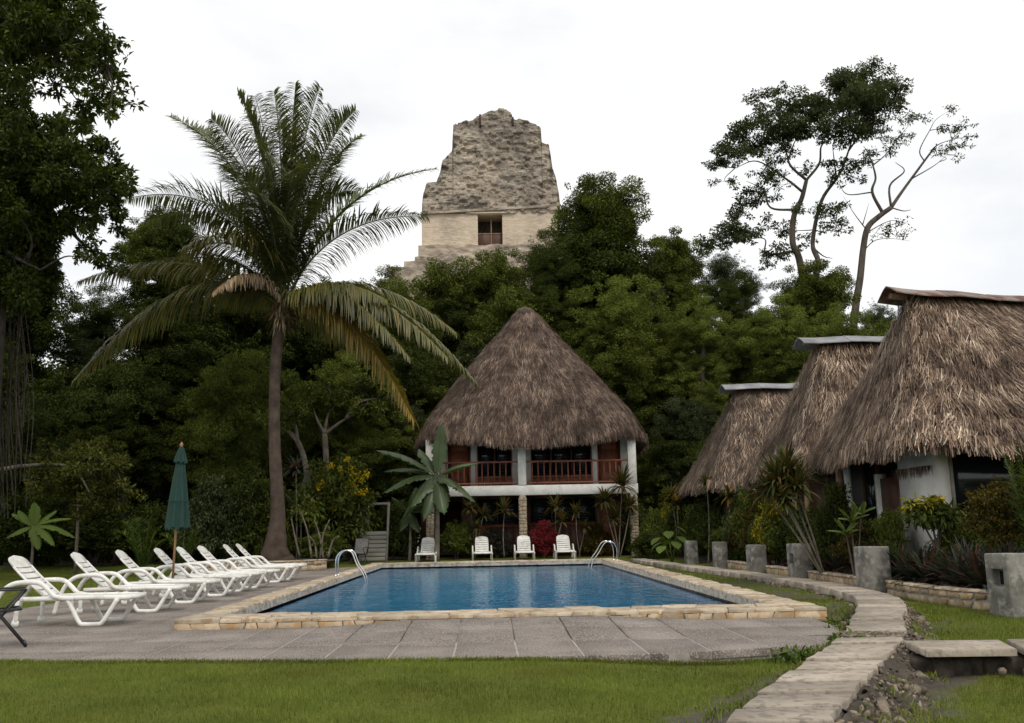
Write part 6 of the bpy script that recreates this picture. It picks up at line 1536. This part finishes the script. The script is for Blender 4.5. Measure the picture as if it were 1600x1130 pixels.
# purple-green strap plants in the planter bed
spots = [(7.75, 14.2), (8.05, 14.9), (7.55, 15.2), (7.9, 15.8), (7.5, 16.2), (8.2, 16.1), (7.7, 16.8), (8.3, 15.3), (7.6, 18.0), (7.8, 18.7), (7.6, 19.3), (7.9, 20.0), (7.6, 20.7), (8.1, 19.4), (8.35, 14.4), (8.4, 16.8), (7.55, 14.6), (7.65, 15.6), (7.45, 16.7), (8.0, 16.5), (7.75, 15.0), (7.55, 17.4), (7.65, 22.2), (7.7, 23.1)]
for k, (x, y) in enumerate(spots):
    near = y < 17; t = empty('strap_plant', (x, y, float(gz(x, y))), 'purple-green strap-leaved plant in the bed behind the nearest planter wall' if near else 'purple-green strap-leaved plant in the bed between the second and fourth bollards', 'plant', 'strap-leaved plants in the near bed' if near else 'strap-leaved plants in the farther bed')
    rosette(t, (0, 0, .18), 80, .72, .062, 'leaf_purple', (.3, 1.3), (.2, 1.3), 3)
# ferny weeds by the patio corner
for l_, x, y, s in (('leafy green weed at the right corner of the patio', 3.75, 10.0, .2), ('low weed in the gap between the pool edge and the path', 4.75, 12.5, .22), ('small weed against the patio step', 3.1, 9.75, .16), ('low green weed left of the path near the pool corner', 4.35, 11.9, .18)):
    t = empty('weed', (x, y, float(gz(x, y))), l_, 'weed'); m = MB()
    for q_ in range(9): clump_leaves(m, np.array([rng.normal(0, s*.7), rng.normal(0, s*.7), s*.4]), s*.45, 26, .085, .04, .7, .8)
    build('foliage', m, 'leaf_fern', t, world=False)

# ------------------------------------------------------------------ grass
def grass(name, x0, x1, y0, y1, n, ln, wd, cond, thin=None):
    x = rng.uniform(x0, x1, n); y = rng.uniform(y0, y1, n); k = cond(x, y)&(soil_mask(x, y) < rng.uniform(.1, .55, n)); d, sd_ = path_dist(x, y); k &= d > .38
    cl = fbm(np.stack([x*2.2, y*2.2, x*0], -1), 3, 14); k &= rng.random(n) < (.45+1.0*cl); x, y, cl = x[k], y[k], cl[k]; n = len(x)
    a = rng.random(n)*6.283; e = rng.uniform(.65, 1.5, n); D = np.stack([np.cos(a)*np.cos(e), np.sin(a)*np.cos(e), np.sin(e)], 1)
    m = MB(); m.strips(np.stack([x, y, gz(x, y)-.004], 1), D, ln*rng.uniform(.5, 1.3, n)*(.6+.8*cl), wd*rng.uniform(.7, 1.3, n), .5, 1, tip=.15); o = build(name, m, 'grass'); tag(o, kind='stuff')
inpat = lambda x, y: (y > front_y(x)+.02) & (x < np.interp(y, [9, 10.2, 11, 13.3], [3.6, 3.65, 4.05, 4.42]))
grass('grass', -6.8, 6.5, 4.9, 11.2, 260000, .042, .0075, lambda x, y: ~inpat(x, y) & ~((x > 3.4) & (np.abs(y-9.05) < .38)))
grass('grass', 4.3, 9.5, 10.6, 16.5, 60000, .05, .010, lambda x, y: ~((x > 7.15) & (y > 13.4)) & ~((y > 13.2) & (x < 4.66)))
grass('grass', 4.65, 6.4, 13., 35, 26000, .06, .016, lambda x, y: x > 4.66)
grass('grass', -26, -8.5, 12, 42, 120000, .055, .018, lambda x, y: (x < -8.5))
# tufts growing among the rubble and along both edges of the path
n = 60000; x = rng.uniform(.9, 6.6, n); y = rng.uniform(5, 15, n); d, sd_ = path_dist(x, y); cl = fbm(np.stack([x*3.1, y*3.1, x*0], -1), 3, 44)
k = (d > .36) & (d < .85) & (cl > .53) & ~inpat(x, y) & ~((x < 4.66) & (y > 13.1)) & ~((x > 3.6) & (np.abs(y-9.05) < .45)); x, y, d, cl = x[k], y[k], d[k], cl[k]; n = len(x)
a = rng.random(n)*6.283; e = rng.uniform(.5, 1.5, n); zz = np.maximum(gz(x, y), .02-.30*(d-.33))
m = MB(); m.strips(np.stack([x, y, zz-.006], 1), np.stack([np.cos(a)*np.cos(e), np.sin(a)*np.cos(e), np.sin(e)], 1), rng.uniform(.03, .085, n), .008, .7, 2, tip=.15); tag(build('grass', m, 'grass'), kind='stuff')
# ragged tufts over the patio edge
n = 9000; x = rng.uniform(-9, 3.7, n); y = front_y(x)+rng.normal(-.03, .035, n); a = rng.random(n)*6.283; e = rng.uniform(.7, 1.5, n)
m = MB(); m.strips(np.stack([x, y, gz(x, y)], 1), np.stack([np.cos(a)*np.cos(e), np.sin(a)*np.cos(e), np.sin(e)], 1), rng.uniform(.02, .055, n)+.015*sstep(.5, 2.5, x), .007, .6, 2, tip=.15); tag(build('grass', m, 'grass'), kind='stuff')
print('TRIS', sum(sum(len(p.vertices)-2 for p in me.polygons) if len(me.polygons) < 3000 else len(me.polygons)*2 for me in bpy.data.meshes))
